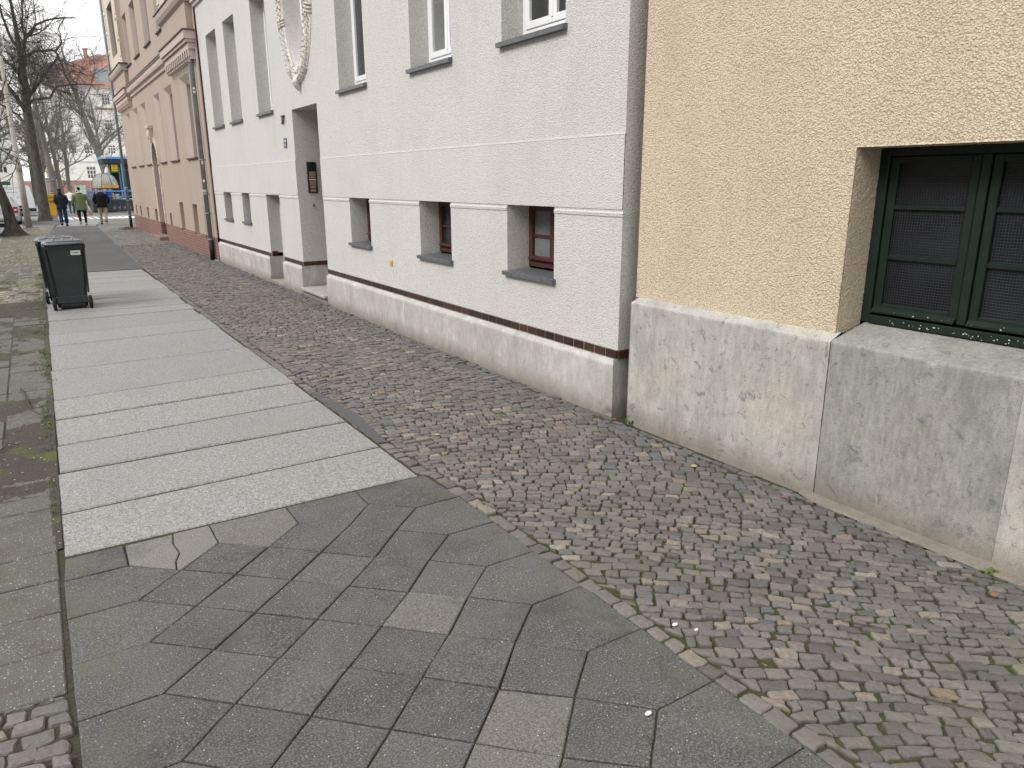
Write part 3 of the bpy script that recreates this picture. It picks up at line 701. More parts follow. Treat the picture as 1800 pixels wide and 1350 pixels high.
def concrete_block(X, X2, y0, y1, zf, zb, name, m, root, seed, step=.012):
    """one base block: front face and sloping top with worn, chipped edges"""
    prof = [(X, -.12), (X, zf-.012), (X+.004, zf-.003), (X+.012, zf), (X2, zb)]
    pts = []
    for k in range(len(prof)-1):
        a, c = prof[k], prof[k+1]; n = max(1, int(math.hypot(a[0]-c[0], a[1]-c[1])/step)); pts += [(a[0]+(c[0]-a[0])*t/n, a[1]+(c[1]-a[1])*t/n) for t in range(n)]
    pts.append(prof[-1]); ny = int((y1-y0)/step)+1; Y = np.linspace(y0, y1, ny); P = []
    for yy in Y:
        e = min(yy-y0, y1-yy); ch = max(0, .010-e)*.55
        for (x, z) in pts:
            n1 = noise.noise((yy*6, z*6, seed)); n2 = noise.noise((yy*31, z*31, seed+3)); edge = max(0, 1-abs(z-zf)/.03)*(x < X+.05)
            chip = max(0, noise.noise((yy*9, seed, 2))-.15)*.030*edge
            P.append((x+.0022*n1+.0011*n2+ch+chip*.8, yy, z-chip*.9+(.0015*n2 if x > X+.02 else 0)))
    np_ = len(pts); i = (np.arange(ny-1)[:, None]*np_+np.arange(np_-1)[None]).ravel()
    P = np.array(P); F = np.stack([i, i+1, i+np_+1, i+np_], 1)
    o = np_child(name, P, F, m, root); return o
concrete_block(3.885, 3.985, 2.5475, 4.305, 1.002, 1.042, 'plinth', M['plinth_yellow'], yh, 1)['label'] = 'pale yellowish concrete base block'
concrete_block(3.889, 4.26, 1.502, 2.5455, 1.004, 1.092, 'plinth', M['plinth_grey'], yh, 2)['label'] = 'darker grey streaked concrete base block under the window'
concrete_block(3.885, 3.985, -4.0, 1.500, 1.002, 1.042, 'plinth', M['plinth_yellow'], yh, 3, .03)
b = MB(); b.quad((3.885, 4.305, -.1), (4.6, 4.305, -.1), (4.6, 4.305, 1.0), (3.885, 4.305, 1.0)); build_islands(b, 'plinth_end', M['plinth_yellow'], yh)
V = []; F = []; T = []
pts = [(3.60, 0)]
b = MB(); ys = np.linspace(.3, 2.62, 60); s_ = []
for y in ys: s_.append([(3.805+.012*noise.noise((y*5, 1, 1))+(.05 if y > 2.5 else 0)*(y-2.5)*8, y, .001), (3.812+.006*noise.noise((y*9, 1, 1))+(.05 if y > 2.5 else 0)*(y-2.5)*8, y, .013), (3.9, y, .024+.006*noise.noise((y*7, 4, 1)))])
for i in range(len(s_)-1):
    for k in range(2): b.quad(s_[i][k], s_[i+1][k], s_[i+1][k+1], s_[i][k+1])
b.build('footing', M['plinth_grey'], yh, True)
# green window
def green_window():
    fx = 4.205
    wn = thing('window', (0, 0, 0), None, None); wn.parent = yh; wn.location = (0, 0, 0); wn.name = 'window'
    g = M['green_paint']
    def B(*a, **k): b = MB(); b.bbox(*a, **k); return b
    b = MB()
    b.bbox(fx, fx+.07, 2.515, 2.58, 1.085, 2.12, .004); b.bbox(fx, fx+.07, 1.40, 1.475, 1.085, 2.12, .004)
    b.bbox(fx, fx+.07, 1.475, 2.515, 2.055, 2.12, .004); b.bbox(fx-.012, fx+.07, 1.475, 2.515, 1.085, 1.135, .004); b.bbox(fx+.002, fx+.07, 1.965, 2.012, 1.150, 2.055, .004)
    f = b.build('frame', g, wn, local=False); wn_off(f)
    for (a, c) in ((1.481, 1.960), (2.017, 2.510)):
        b = MB(); st = .048
        b.bbox(fx+.014, fx+.055, a, a+st, 1.158, 2.05, .004); b.bbox(fx+.014, fx+.055, c-st, c, 1.158, 2.05, .004)
        b.bbox(fx+.015, fx+.055, a+st, c-st, 1.158, 1.205, .004); b.bbox(fx+.015, fx+.055, a+st, c-st, 2.012, 2.05, .004)
        for zc in (1.482, 1.770): b.bbox(fx+.018, fx+.05, a+st, c-st, zc-.014, zc+.014, .004)
        b.prism([(fx-.012, 1.152), (fx+.014, 1.152), (fx+.014, 1.185), (fx-.012, 1.163)], None, a+.005, c-.005, 'y')
        f = b.build('sash', g, wn, local=False); wn_off(f)
        b = MB()
        for z0, z1 in ((1.205, 1.468), (1.496, 1.756), (1.784, 2.012)): b.box(fx+.036, fx+.040, a+st, c-st, z0, z1)
        f = b.build('pane', M['wired'], wn, local=False); wn_off(f)
    b = MB(); rn = random.Random(4)
    for _ in range(46):
        y = rn.uniform(1.5, 2.47); z = rn.choice((1.1, 1.112, 1.168)); r = rn.uniform(.0012, .004); xx = fx-.0125 if z < 1.14 else fx-.0128
        z += rn.uniform(-.008, .008)
        b.prism([(y+r*math.cos(t)*rn.uniform(.6, 1.8), z+r*math.sin(t)) for t in np.linspace(0, 2*math.pi, 6, endpoint=False)], None, xx-.0012, xx+.001, 'x')
    f = b.build('bird_dirt', M['green_specks'], wn, local=False); wn_off(f); f['kind'] = 'stuff'
    b = MB(); b.box(4.26, 4.9, 1.40, 2.58, 1.05, 1.084); b.quad((4.275, 1.3, 1.0), (4.275, 2.7, 1.0), (4.275, 2.7, 2.2), (4.275, 1.3, 2.2)); f = b.build('backing', M['black_iron'], wn, local=False); wn_off(f)
def wn_off(o, root=None):
    r = root or yh; o.location = (-r.location.x, -r.location.y, -r.location.z)
green_window()
# ---------------------------------------------------------------- white house
wh = thing('white_house', (3.95, 12, 0), 'white rough-plastered house numbered 37 with brown glazed tile band and recessed doorway', 'house')
WX = 3.91
cellar = [(5.38, 6.165), (7.33, 8.12), (9.68, 10.43)]; cellar2 = [(16.27, 16.92), (17.94, 18.71)]
upper = [(5.26, 6.25), (7.24, 8.22), (9.57, 10.57)]; upperA = [(13.96, 14.93), (16.20, 17.15), (17.88, 18.90)]
ZT = 1.705
holes = [(a, b_, 1.065, ZT) for a, b_ in cellar]+[(a, b_, 1.10, ZT) for a, b_ in cellar2]+[(a, b_, 3.165, 5.12) for a, b_ in upper+upperA]
door = (11.58, 12.86, -.1, 3.085); door2 = (14.03, 14.94, -.1, 1.69)
oy, oz, ory, orz = 12.30, 4.80, .60, 1.14
ovb = (oy-.9, oy+.9, oz-1.5, oz+1.5)
b = MB(); H = 9.5
facade(b, WX, 4.47, 19.72, .575, ZT, [h for h in holes if h[2] < 2]+[door, door2])
facade(b, WX-.006, 4.47, 19.72, ZT, 2.276, [door])
facade(b, WX, 4.47, 19.72, 2.276, H, [h for h in holes if h[2] > 2]+[door, ovb])
for a, c in ((4.47, 11.58), (12.86, 19.72)): b.quad((WX, a, ZT), (WX, c, ZT), (WX-.006, c, ZT), (WX-.006, a, ZT)); b.quad((WX, a, 2.276), (WX, c, 2.276), (WX-.006, c, 2.276), (WX-.006, a, 2.276))
n = 48                                                     # sheet around the oval
ring = [(oy+ory*math.cos(2*math.pi*k/n), oz+orz*math.sin(2*math.pi*k/n)) for k in range(n)]
def onrect(t):
    c, s = math.cos(t), math.sin(t); k = min(.9/max(abs(c), 1e-9), 1.5/max(abs(s), 1e-9)); return (oy+c*k, oz+s*k)
corner = [math.atan2(s*1.5, c*.9) % (2*math.pi) for c in (1, -1) for s in (1, -1)]
ts = sorted([2*math.pi*k/n for k in range(n)]+corner)
for k in range(len(ts)):
    t0, t1 = ts[k], ts[(k+1) % len(ts)]+(2*math.pi if k == len(ts)-1 else 0)
    p = lambda t: (WX, oy+ory*math.cos(t), oz+orz*math.sin(t)); q = lambda t: (WX, *onrect(t))
    b.quad(p(t0), q(t0), q(t1), p(t1))
b.build('wall', M['white_stucco'], wh)
b = MB()
reveals(b, WX, [h for h in holes], .27)
for t0, t1 in zip(ts, ts[1:]+[ts[0]+2*math.pi]):
    b.quad((WX, oy+ory*math.cos(t0), oz+orz*math.sin(t0)), (WX, oy+ory*math.cos(t1), oz+orz*math.sin(t1)), (WX+.30, oy+ory*.94*math.cos(t1), oz+orz*.96*math.sin(t1)), (WX+.30, oy+ory*.94*math.cos(t0), oz+orz*.96*math.sin(t0)))
for d, D in ((door, 1.1), (door2, .34)):
    for yy in (d[0], d[1]): b.quad((WX, yy, .57), (WX+D, yy, .57), (WX+D, yy, d[3]), (WX, yy, d[3]))
    b.quad((WX, d[0], d[3]), (WX+D, d[0], d[3]), (WX+D, d[1], d[3]), (WX, d[1], d[3]))
b.quad((WX, 4.47, .57), (4.6, 4.47, .57), (4.6, 4.47, H), (WX, 4.47, H))
build_islands(b, 'reveal', M['white_stucco_smooth'], wh, .01)
b = MB(); b.box(4.35, 9.5, 4.5, 11.5, 0, H-.1); b.box(4.35, 9.5, 12.95, 13.9, 0, H-.1); b.box(4.35, 9.5, 15.0, 19.7, 0, H-.1); b.box(4.35, 9.5, 11.5, 12.95, 3.15, H-.1); b.box(4.35, 9.5, 13.9, 15.0, 1.75, H-.1); b.box(5.1, 9.5, 11.5, 12.95, 0, 3.1); b.box(4.9, 9.5, 13.9, 15.0, 0, 1.74); build_islands(b, 'core', M['brown_wood'], wh)
# plaster lip along the band line, with shadow groove
b = MB()
cuts = sorted([c for c in cellar+cellar2]+[(14.03, 14.94), (11.58, 12.86)]); a = 4.462
for c0, c1 in cuts+[(19.71, 19.71)]:
    if c0-a > .05:
        n_ = max(2, int((c0-a)/.16)); L_ = [a+(c0-a)*k/n_ for k in range(n_+1)]
        secs = [[(WX-.010+.003*noise.noise((y*6, 1, 5)), y, ZT-.030), (WX+.002, y, ZT-.018), (WX+.002, y, ZT-.06), (WX-.007, y, ZT-.056+.004*noise.noise((y*8, 2, 5)))] for y in L_]
        b.loft(secs)
    a = c1
build_islands(b, 'moulding', M['white_stucco'], wh)
b = MB(); b.box(WX-.030, WX+.02, 4.462, 11.58, ZT-.006, ZT+.03); b.box(WX-.03, WX+.02, 12.86, 19.71, ZT-.006, ZT+.03)
b = MB(); secs = []
for a, c in ((4.466, 11.58), (12.86, 19.70)):
    n_ = int((c-a)/.15); secs = [[(WX-.0085+.002*noise.noise((a+(c-a)*k/n_*5, 3, 3)), a+(c-a)*k/n_, 2.268), (WX-.004, a+(c-a)*k/n_, 2.285), (WX+.002, a+(c-a)*k/n_, 2.285), (WX+.002, a+(c-a)*k/n_, 2.262)] for k in range(n_+1)]; b.loft(secs)
build_islands(b, 'moulding', M['white_stucco'], wh)
b = MB()                                                     # cornice high on the left part
for z, x in ((5.86, .05), (5.93, .10), (6.02, .16)): b.box(WX-x, WX+.01, 14.95, 19.70, z, z+.0701)
build_islands(b, 'cornice', M['ornament'], wh)
# plinth with the doorways left free
def white_plinth(y0, y1, seed, step=.02):
    prof = [(3.857, -.12), (3.857, .445), (3.861, .458), (3.912, .495)]
    pts = []
    for k in range(3):
        a, c = prof[k], prof[k+1]; n_ = max(1, int(math.hypot(a[0]-c[0], a[1]-c[1])/step)); pts += [(a[0]+(c[0]-a[0])*t/n_, a[1]+(c[1]-a[1])*t/n_) for t in range(n_)]
    pts.append(prof[-1]); ny = int((y1-y0)/step)+1; Y = np.linspace(y0, y1, ny); P = []
    for yy in Y:
        e = min(yy-y0, y1-yy); ch = max(0, .03-e)*.5
        for (x, z) in pts:
            n1 = noise.noise((yy*3, z*4, seed)); n2 = noise.noise((yy*19, z*19, seed+3)); edge = max(0, 1-abs(z-.45)/.03)
            chip = max(0, noise.noise((yy*7, seed, 2))-.2)*.028*edge; low = max(0, .2-e)*max(0, .22-z)*max(0, noise.noise((yy*14, z*14, 8)))*1.6
            P.append((x+.004*n1+.0016*n2+ch+chip+low, yy, z-chip*.6))
    np_ = len(pts); i = (np.arange(ny-1)[:, None]*np_+np.arange(np_-1)[None]).ravel()
    np_child('plinth', np.array(P), np.stack([i, i+1, i+np_+1, i+np_], 1), M['plinth_white'], wh)
for k, (a, c) in enumerate(((4.475, 11.575), (12.862, 14.025), (14.945, 19.715))): white_plinth(a, c, k)
b = MB()
for y in (4.477, 14.944): b.quad((3.872 if y < 5 else 3.87, y, -.1), (4.6, y, -.1), (4.6, y, .5), (3.872 if y < 5 else 3.87, y, .5))
for y, D in ((11.576, 1.1), (12.861, 1.1), (14.026, .34)): b.quad((3.872, y, -.1), (WX+D, y, -.1), (WX+D, y, .5), (3.872, y, .5))
build_islands(b, 'plinth_end', M['plinth_white'], wh)
# tile band
def tiles(segs, pitch, name, m, along='y'):
    V = []; F = []; T = []; mb = MB(); tn = []; rn = random.Random(9)
    for s in segs:
        if s[0] == 'y':
            _, a, c, x = s; y = a
            while y < c-.02:
                e = min(y+pitch, c); mb.bbox(x-.0085+rn.gauss(0, .0007), x+.02, y+.004, e-.004, .500, .570, .003); tn += [rn.random()]*32; y = e
        else:
            _, a, c, y = s; x = a
            while x < c-.02:
                e = min(x+pitch, c); mb.bbox(x+.004, e-.004, y-.006, y+.02, .500+.045, .570+.045, .003); tn += [rn.random()]*32; x = e
    o = mb.build(name, m, wh); at_ = o.data.attributes.new('rnd', 'FLOAT', 'POINT'); at_.data.foreach_set('value', tn[:len(o.data.vertices)]); return o
for sg_ in (('y', 4.47, 11.57, WX-.002), ('y', 12.87, 14.02, WX-.002), ('y', 14.95, 19.71, WX-.002)): tiles([sg_], .147, 'tile_band', M['tile'])
b = MB(); b.box(WX-.0055, WX+.03, 4.474, 11.572, .494, .5745); b.box(WX-.0055, WX+.03, 12.868, 14.022, .494, .5745); b.box(WX-.0055, WX+.03, 14.948, 19.712, .494, .5745); build_islands(b, 'mortar_bed', M['mortar'], wh)
b = MB()
for y in (12.853, 4.46): 
    for k in range(4 if y > 5 else 2): b.bbox(WX+.0+k*.19, WX+.183+k*.19, y-.004, y+.03, .50, .572, .004)
b.bbox(WX+.02, WX+.14, 14.928, 14.96, .53, .60, .004)
for o_ in build_islands(b, 'tile_band', M['tile_brown'], wh): o_['label'] = 'chestnut brown glazed tiles in a reveal'
# doorway: step, door leaf
b = MB(); b.bbox(3.812, 5.0, 11.59, 12.85, .085, .135, .008); b.build('doorstep', M['plinth_white'], wh)
b = MB(); b.box(3.868, 4.9, 11.59, 12.85, -.1, .085); build_islands(b, 'step_riser', M['plinth_yellow'], wh)
b = MB(); b.bbox(3.868, 4.9, 14.04, 14.93, -.05, .05, .006); b.build('doorstep', M['plinth_white'], wh)
b = MB(); b.box(4.98, 5.05, 11.6, 12.85, .135, 3.08); 
for k in range(2): b.bbox(4.955, 4.98, 11.68+k*.62, 12.18+k*.6, .3, 1.2, .01); b.bbox(4.955, 4.98, 11.68+k*.62, 12.18+k*.6, 1.35, 2.6, .01)
dr = b.build('front_door', M['brown_wood'], wh)
b = MB(); b.tube([(4.95, 11.75, 1.1), (4.90, 11.75, 1.1), (4.90, 11.87, 1.1)], .012); b.build('handle', M['zinc'], dr, True)
b = MB(); b.box(4.165, 4.21, 14.04, 14.94, .05, 1.68); dr = b.build('cellar_door', M['black_iron'], wh)
b = MB(); b.bbox(4.14, 4.165, 14.845, 14.935, .05, 1.68, .004); b.build('door_frame', M['white_stucco_smooth'], dr)
# intercom on the door jamb
b = MB(); b.bbox(4.085, 4.25, 12.822, 12.856, 1.742, 2.257, .012); ic = b.build('intercom', M['black_iron'], wh)
b = MB(); b.box(4.115, 4.222, 12.8185, 12.8225, 2.13, 2.235); b.build('speaker_grille', M['rubber'], ic)
b = MB()
for k in range(4): b.bbox(4.112, 4.225, 12.816, 12.8215, 2.075-k*.030, 2.095-k*.030, .002)
for k in range(3): b.bbox(4.112, 4.225, 12.816, 12.8215, 1.925-k*.028, 1.944-k*.028, .002)
b.bbox(4.118, 4.215, 12.816, 12.8215, 1.82, 1.855, .002); b.bbox(4.118, 4.215, 12.816, 12.8215, 1.765, 1.80, .002)
b.build('name_plate', simple('brass_plate', (.42, .30, .19), .4, .5, .2), ic)
b = MB(); b.bbox(4.108, 4.228, 12.817, 12.8215, 1.955, 1.972, .002); b.build('light_strip', M['white_frame'], ic)
b = MB(); b.tube([(4.162, 12.835, 1.536), (4.162, 12.857, 1.536)], .020, 14); pb = b.build('doorbell', M['zinc'], wh); b = MB(); b.tube([(4.162, 12.831, 1.536), (4.162, 12.84, 1.536)], .011, 12); b.build('push_button', M['black_iron'], pb)
def text(s, size, depth, m, loc, parent=None, name='lettering', rot=(90, 0, -90), mb_root=None):
    cu = bpy.data.curves.new(name, 'FONT'); cu.body = s; cu.size = size; cu.extrude = depth; cu.align_x = 'CENTER'; cu.align_y = 'CENTER'
    t = bpy.data.objects.new(name, cu); C.objects.link(t); bpy.context.view_layer.update()
    me = bpy.data.meshes.new_from_object(t.evaluated_get(bpy.context.evaluated_depsgraph_get())); bpy.data.objects.remove(t); me.materials.clear(); me.materials.append(m)
    o = bpy.data.objects.new(name, me); C.objects.link(o); o.rotation_euler = [math.radians(a) for a in rot]
    r = parent
    off = Vector((0, 0, 0))
    while r is not None: off += r.location; r = r.parent
    o.location = Vector(loc)-off; o.parent = parent; return o
text('37', .20, .008, M['print'], (WX-.02, 13.35, 2.955), wh, 'house_number')
b = MB(); b.bbox(WX-.012, WX+.002, 13.27, 13.44, 2.50, 2.66, .004); pq = b.build('plaque', simple('dark_blue_enamel', (.03, .04, .09), .3, .5), wh)
t_ = text('H 100', .05, .002, M['paper'], (WX-.0135, 13.355, 2.61), pq); t_ = text('3,7   1,2', .04, .002, M['paper'], (WX-.0135, 13.355, 2.54), pq)
b = MB(); b.bbox(WX-.014, WX+.002, 8.98, 9.055, .855, .925, .003); b.bbox(WX-.022, WX-.008, 9.0, 9.035, .875, .905, .003); b.build('survey_marker', simple('yellow_plastic', (.60, .36, .03), .4, .4), wh)
# oval ornament: bound wreath of plaster leaves
b = MB(); secs = []
for k in range(97):
    t = 2*math.pi*k/96; c, s = math.cos(t), math.sin(t); r = []
    for j in range(8):
        a_ = math.pi*j/7; rr = .02+.20*j/7; bul = math.sin(a_)*.05; r.append((WX-.004-bul*(1+.18*math.cos(k*2*math.pi/3)), oy+(ory+rr)*c, oz+(orz+rr)*s))
    secs.append(r)
vs = [q for r in secs for q in r]; fs = [(i*8+j, i*8+j+1, (i+1)*8+j+1, (i+1)*8+j) for i in range(96) for j in range(7)]
b.add(vs, fs)
rn = random.Random(2)
for k in range(72):                                            # leaves, ribs and bands on the wreath
    t = 2*math.pi*(k+.5)/72; c, s = math.cos(t), math.sin(t); sgn = 1
    for off in (.055, .165):
        yy, zz = oy+(ory+off)*c, oz+(orz+off)*s; tang = (-s, c); w_ = .015 if k % 10 in (0, 1) else .010; L_ = .040
        side = .5 if off > .1 else -.5
        p0 = Vector((WX-.045, yy, zz)); dr_ = Vector((0, tang[0]*.8+c*side, tang[1]*.8+s*side)).normalized()
        b.tube([p0-dr_*L_+Vector((.02, 0, 0)), p0-dr_*L_*.3+Vector((-.03, 0, 0)), p0+dr_*L_*.6+Vector((-.03, 0, 0)), p0+dr_*L_*1.2+Vector((.02, 0, 0))], [.006, w_, w_*.9, .004], 6)
for t in (.35, 1.0, 2.1, 2.8, 3.45, 4.25, 5.15, 5.95):
    c, s = math.cos(t), math.sin(t)
    for dt in (-.04, 0, .04):
        c, s = math.cos(t+dt), math.sin(t+dt); b.tube([(WX-.004+(0 if j in (0, 6) else -.07*math.sin(math.pi*j/6)), oy+(ory+.01+.22*j/6)*c, oz+(orz+.01+.22*j/6)*s) for j in range(7)], .016, 6)
b.tube([(WX-.03, oy, oz-orz-.16), (WX-.09, oy, oz-orz-.22), (WX-.03, oy, oz-orz-.33)], [.07, .06, .015], 8)
b.build('oval_ornament', M['ornament'], wh, True)
b = MB(); ring = [(oy+ory*.95*math.cos(2*math.pi*k/48), oz+orz*.97*math.sin(2*math.pi*k/48)) for k in range(48)]
for k in range(48):
    t0, t1 = 2*math.pi*k/48, 2*math.pi*(k+1)/48
    for x, (ra, rb) in ((WX+.27, (.95, .82)),):
        P = lambda t, q, x: (x, oy+ory*q*math.cos(t), oz+orz*(q+.03)*math.sin(t))
        b.quad(P(t0, ra, x), P(t1, ra, x), P(t1, rb, x), P(t0, rb, x)); b.quad(P(t0, rb, x), P(t1, rb, x), P(t1, rb, x+.04), P(t0, rb, x+.04))
for z in (oz-.55, oz, oz+.55): b.box(WX+.272, WX+.3, oy-.5, oy+.5, z-.015, z+.015)
b.box(WX+.274, WX+.3, oy-.015, oy+.015, oz-1, oz+1)
ov = b.build('oval_window', M['white_frame'], wh)
b = MB(); b.prism(ring, None, WX+.295, WX+.31, 'x'); b.build('pane', M['glass_curtain'], ov)
# windows of the white house
def sill(a, c, z, X, m, root, out_=.045, thick=.035, over=.035, slope_=.02, depth=.26):
    b = MB(); pr = [(X-out_, z-thick), (X-out_, z), (X-out_+.006, z+.003), (X+depth, z+slope_), (X+depth, z-.01), (X+.002, z-thick*.6), (X+.002, z-thick)]
    b.prism(pr, None, a-over, c+over, 'y'); return b.build('sill', m, root)
def dark_window(a, c, z0, z1, X, root, frame, glass, cross=True, fw=.06, mid=True, rail=.5):
    b = MB(); b.bbox(X, X+.06, a, a+fw, z0, z1, .004); b.bbox(X, X+.06, c-fw, c, z0, z1, .004); b.bbox(X, X+.06, a+fw, c-fw, z1-fw, z1, .004); b.bbox(X, X+.06, a+fw, c-fw, z0, z0+fw*.8, .004)
    m_ = (a+c)/2
    if mid: b.bbox(X+.008, X+.06, m_-.045, m_+.045, z0+fw*.8, z1-fw, .004)
    b.prism([(X-.03, z0+.075), (X+.01, z0+.075), (X+.01, z0+.105), (X-.03, z0+.088)], None, a+fw*.5, c-fw*.5, 'y')
    if cross:
        zc = z0+(z1-z0)*rail; b.bbox(X+.015, X+.05, a+fw, c-fw, zc-.013, zc+.013, .003)
    b.bbox(X+.012, X+.055, a+fw, c-fw, z0+fw*.8, z0+fw*.8+.055, .004)
    w_ = b.build('window', frame, root)
    b = MB(); b.box(X+.035, X+.04, a+fw, c-fw, z0+.1, z1-fw); b.build('pane', glass, w_); return w_
for a, c in cellar:
    dark_window(a, c, 1.10, ZT, WX+.255, wh, M['brown_wood'], M['glass_curtain'] if a < 6 else M['glass']); sill(a, c, 1.062, WX, M['metal_sill'], wh)
for a, c in cellar2: dark_window(a, c, 1.10, ZT, WX+.255, wh, M['brown_wood'], M['glass']); sill(a, c, 1.095, WX, M['metal_sill'], wh)
def white_window(a, c, z0, z1, X, root, glass):
    b = MB(); fw = .065
    b.bbox(X, X+.07, a, a+fw, z0, z1, .006); b.bbox(X, X+.07, c-fw, c, z0, z1, .006); b.bbox(X, X+.07, a+fw, c-fw, z1-fw, z1, .006); b.bbox(X-.006, X+.07, a+fw, c-fw, z0, z0+.05, .006)
    w_ = b.build('window', M['white_frame'], root); m_ = (a+c)/2
    for p, q in ((a+fw+.003, m_-.002), (m_+.002, c-fw-.003)):
        b = MB(); s_ = .058; zb = z0+.053
        b.bbox(X-.014, X+.05, p, p+s_, zb, z1-fw, .006); b.bbox(X-.014, X+.05, q-s_, q, zb, z1-fw, .006); b.bbox(X-.013, X+.05, p+s_, q-s_, zb, zb+s_+.01, .006); b.bbox(X-.013, X+.05, p+s_, q-s_, z1-fw-s_, z1-fw, .006)
        b.build('sash', M['white_frame'], w_); b = MB(); b.box(X+.018, X+.022, p+s_, q-s_, zb+s_, z1-fw-s_); b.build('pane', glass, w_)
    b = MB(); b.bbox(X-.020, X-.012, m_-.016, m_+.016, z0+.10, z1-fw, .004); b.build('meeting_strip', M['white_frame'], w_)
    return w_
for i, (a, c) in enumerate(upper+upperA):
    white_window(a, c, 3.225, 5.12, WX+.235, wh, M['glass_curtain'] if i == 1 else M['glass']); sill(a, c, 3.158, WX, M['metal_sill'], wh, .05, .04, .03, .05, .235)
# ---------------------------------------------------------------- brown house
bh = thing('brown_house', (3.95, 28, 0), 'tan plastered corner house on a red brick base with projecting bays and an arched doorway', 'house')
BX = 3.87
gw = [(21.1, 22.5), (23.85, 25.25), (26.2, 27.35), (29.5, 30.75), (31.65, 33.0), (34.1, 35.4)]
cw = [(20.45, 21.13, .5, 1.31), (22.06, 22.70, .5, 1.34), (24.22, 24.85, .5, 1.35), (26.6, 27.03, .55, .96), (29.78, 30.42, .57, 1.0), (32.1, 32.6, .59, 1.0), (34.3, 34.75, .6, 1.0), (35.8, 36.2, .6, 1.01)]
uw = [(24.25, 25.15), (26.5, 27.75), (29.15, 30.4), (31.5, 32.65)]; HB = 12.5
adoor = (27.98, 29.2, -.1, 3.26)
gh = [(a, c, 2.57, 4.62) for a, c in gw]; uh = [(a, c, 6.12, 7.80) for a, c in uw]+[(a, c, 9.3, 11.2) for a, c in uw]
def arch_fill(b, X, y0, y1, zs, zt, n=14):
    m_, r = (y0+y1)/2, (y1-y0)/2; pts = [(m_-r*math.cos(math.pi*k/n), zs+(zt-zs)*math.sin(math.pi*k/n)) for k in range(n+1)]
    for k in range(n):
        (a, za), (c, zc) = pts[k], pts[k+1]; b.quad((X, a, za), (X, c, zc), (X, c, zt+.001), (X, a, zt+.001))
    return pts
b = MB(); facade(b, BX, 19.72, 37.05, .57, HB, [h for h in cw]+gh+uh+[adoor]); ap = arch_fill(b, BX, adoor[0], adoor[1], 2.5, 3.26)
b.quad((BX, 37.05, 0), (12, 37.05, 0), (12, 37.05, HB), (BX, 37.05, HB)); b.box(BX+.6, 12, 19.75, 37.0, .1, HB-.05)
b.build('wall', M['brown_stucco'], bh)
b = MB(); facade(b, BX-.012, 19.72, 37.06, -.1, .572, [(adoor[0], adoor[1], -.2, .6)]+[h for h in cw if h[2] < .55]); b.quad((BX-.012, 19.72, .572), (BX-.012, 37.06, .572), (BX+.01, 37.06, .572), (BX+.01, 19.72, .572)); b.quad((BX-.012, 37.06, -.1), (12, 37.06, -.1), (12, 37.06, .572), (BX-.012, 37.06, .572))
for yy in adoor[:2]: b.quad((BX-.012, yy, -.1), (BX+.5, yy, -.1), (BX+.5, yy, .57), (BX-.012, yy, .57))
b.build('plinth', M['brick'], bh)
b = MB(); reveals(b, BX, cw, .28)
for h in cw: b.quad((BX+.28, h[0], h[2]), (BX+.28, h[1], h[2]), (BX+.28, h[1], h[3]), (BX+.28, h[0], h[3]))
build_islands(b, 'reveal', M['brown_stucco'], bh, .01)
b = MB()
for k in range(len(ap)-1): b.quad((BX, *ap[k]), (BX, *ap[k+1]), (BX+.5, *ap[k+1]), (BX+.5, *ap[k]))
for yy in adoor[:2]: b.quad((BX, yy, .57), (BX+.5, yy, .57), (BX+.5, yy, 2.5), (BX, yy, 2.5))
build_islands(b, 'door_reveal', M['brown_trim'], bh)
for i, (a, c) in enumerate(gw+uw+uw):                             # splayed plaster frames
    z0, z1 = (2.57, 4.62) if i < 6 else ((6.12, 7.80) if i < 10 else (9.3, 11.2)); s_ = .20 if i < 6 else .06
    b = MB(); D = .14; ia, ic, it = a+s_*.75, c-s_*.75, z1-s_*.9
    b.quad((BX, a, z0), (BX+D, ia, z0), (BX+D, ia, it), (BX, a, z1)); b.quad((BX, c, z0), (BX+D, ic, z0), (BX+D, ic, it), (BX, c, z1)); b.quad((BX, a, z1), (BX, c, z1), (BX+D, ic, it), (BX+D, ia, it))
    E_ = D+.16; b.quad((BX+D, ia, z0), (BX+E_, ia, z0), (BX+E_, ia, it), (BX+D, ia, it)); b.quad((BX+D, ic, z0), (BX+E_, ic, z0), (BX+E_, ic, it), (BX+D, ic, it)); b.quad((BX+D, ia, it), (BX+D, ic, it), (BX+E_, ic, it), (BX+E_, ia, it))
    b.build('window_surround', M['brown_trim'], bh)
    b = MB(); X_ = BX+E_; 
    for p, q in ((ia, ia+.07), (ic-.07, ic), ((ia+ic)/2-.04, (ia+ic)/2+.04)): b.box(X_, X_+.05, p, q, z0, it)
    b.box(X_+.002, X_+.05, ia, ic, it-.07, it-.001); b.box(X_+.002, X_+.05, ia, ic, z0+(it-z0)*.68, z0+(it-z0)*.68+.07); b.box(X_+.002, X_+.05, ia, ic, z0, z0+.07)
    w_ = b.build('window', M['white_frame'], bh); b = MB(); b.box(X_+.02, X_+.025, ia, ic, z0, it); b.build('pane', M['glass'], w_)
    b = MB(); b.prism([(BX-.06, z0-.035), (BX-.06, z0-.01), (BX+.28, z0+.03), (BX+.28, z0+.02), (BX+.01, z0-.05)], None, a-.03, c+.03, 'y'); b.build('sill', M['dark_metal'], bh)
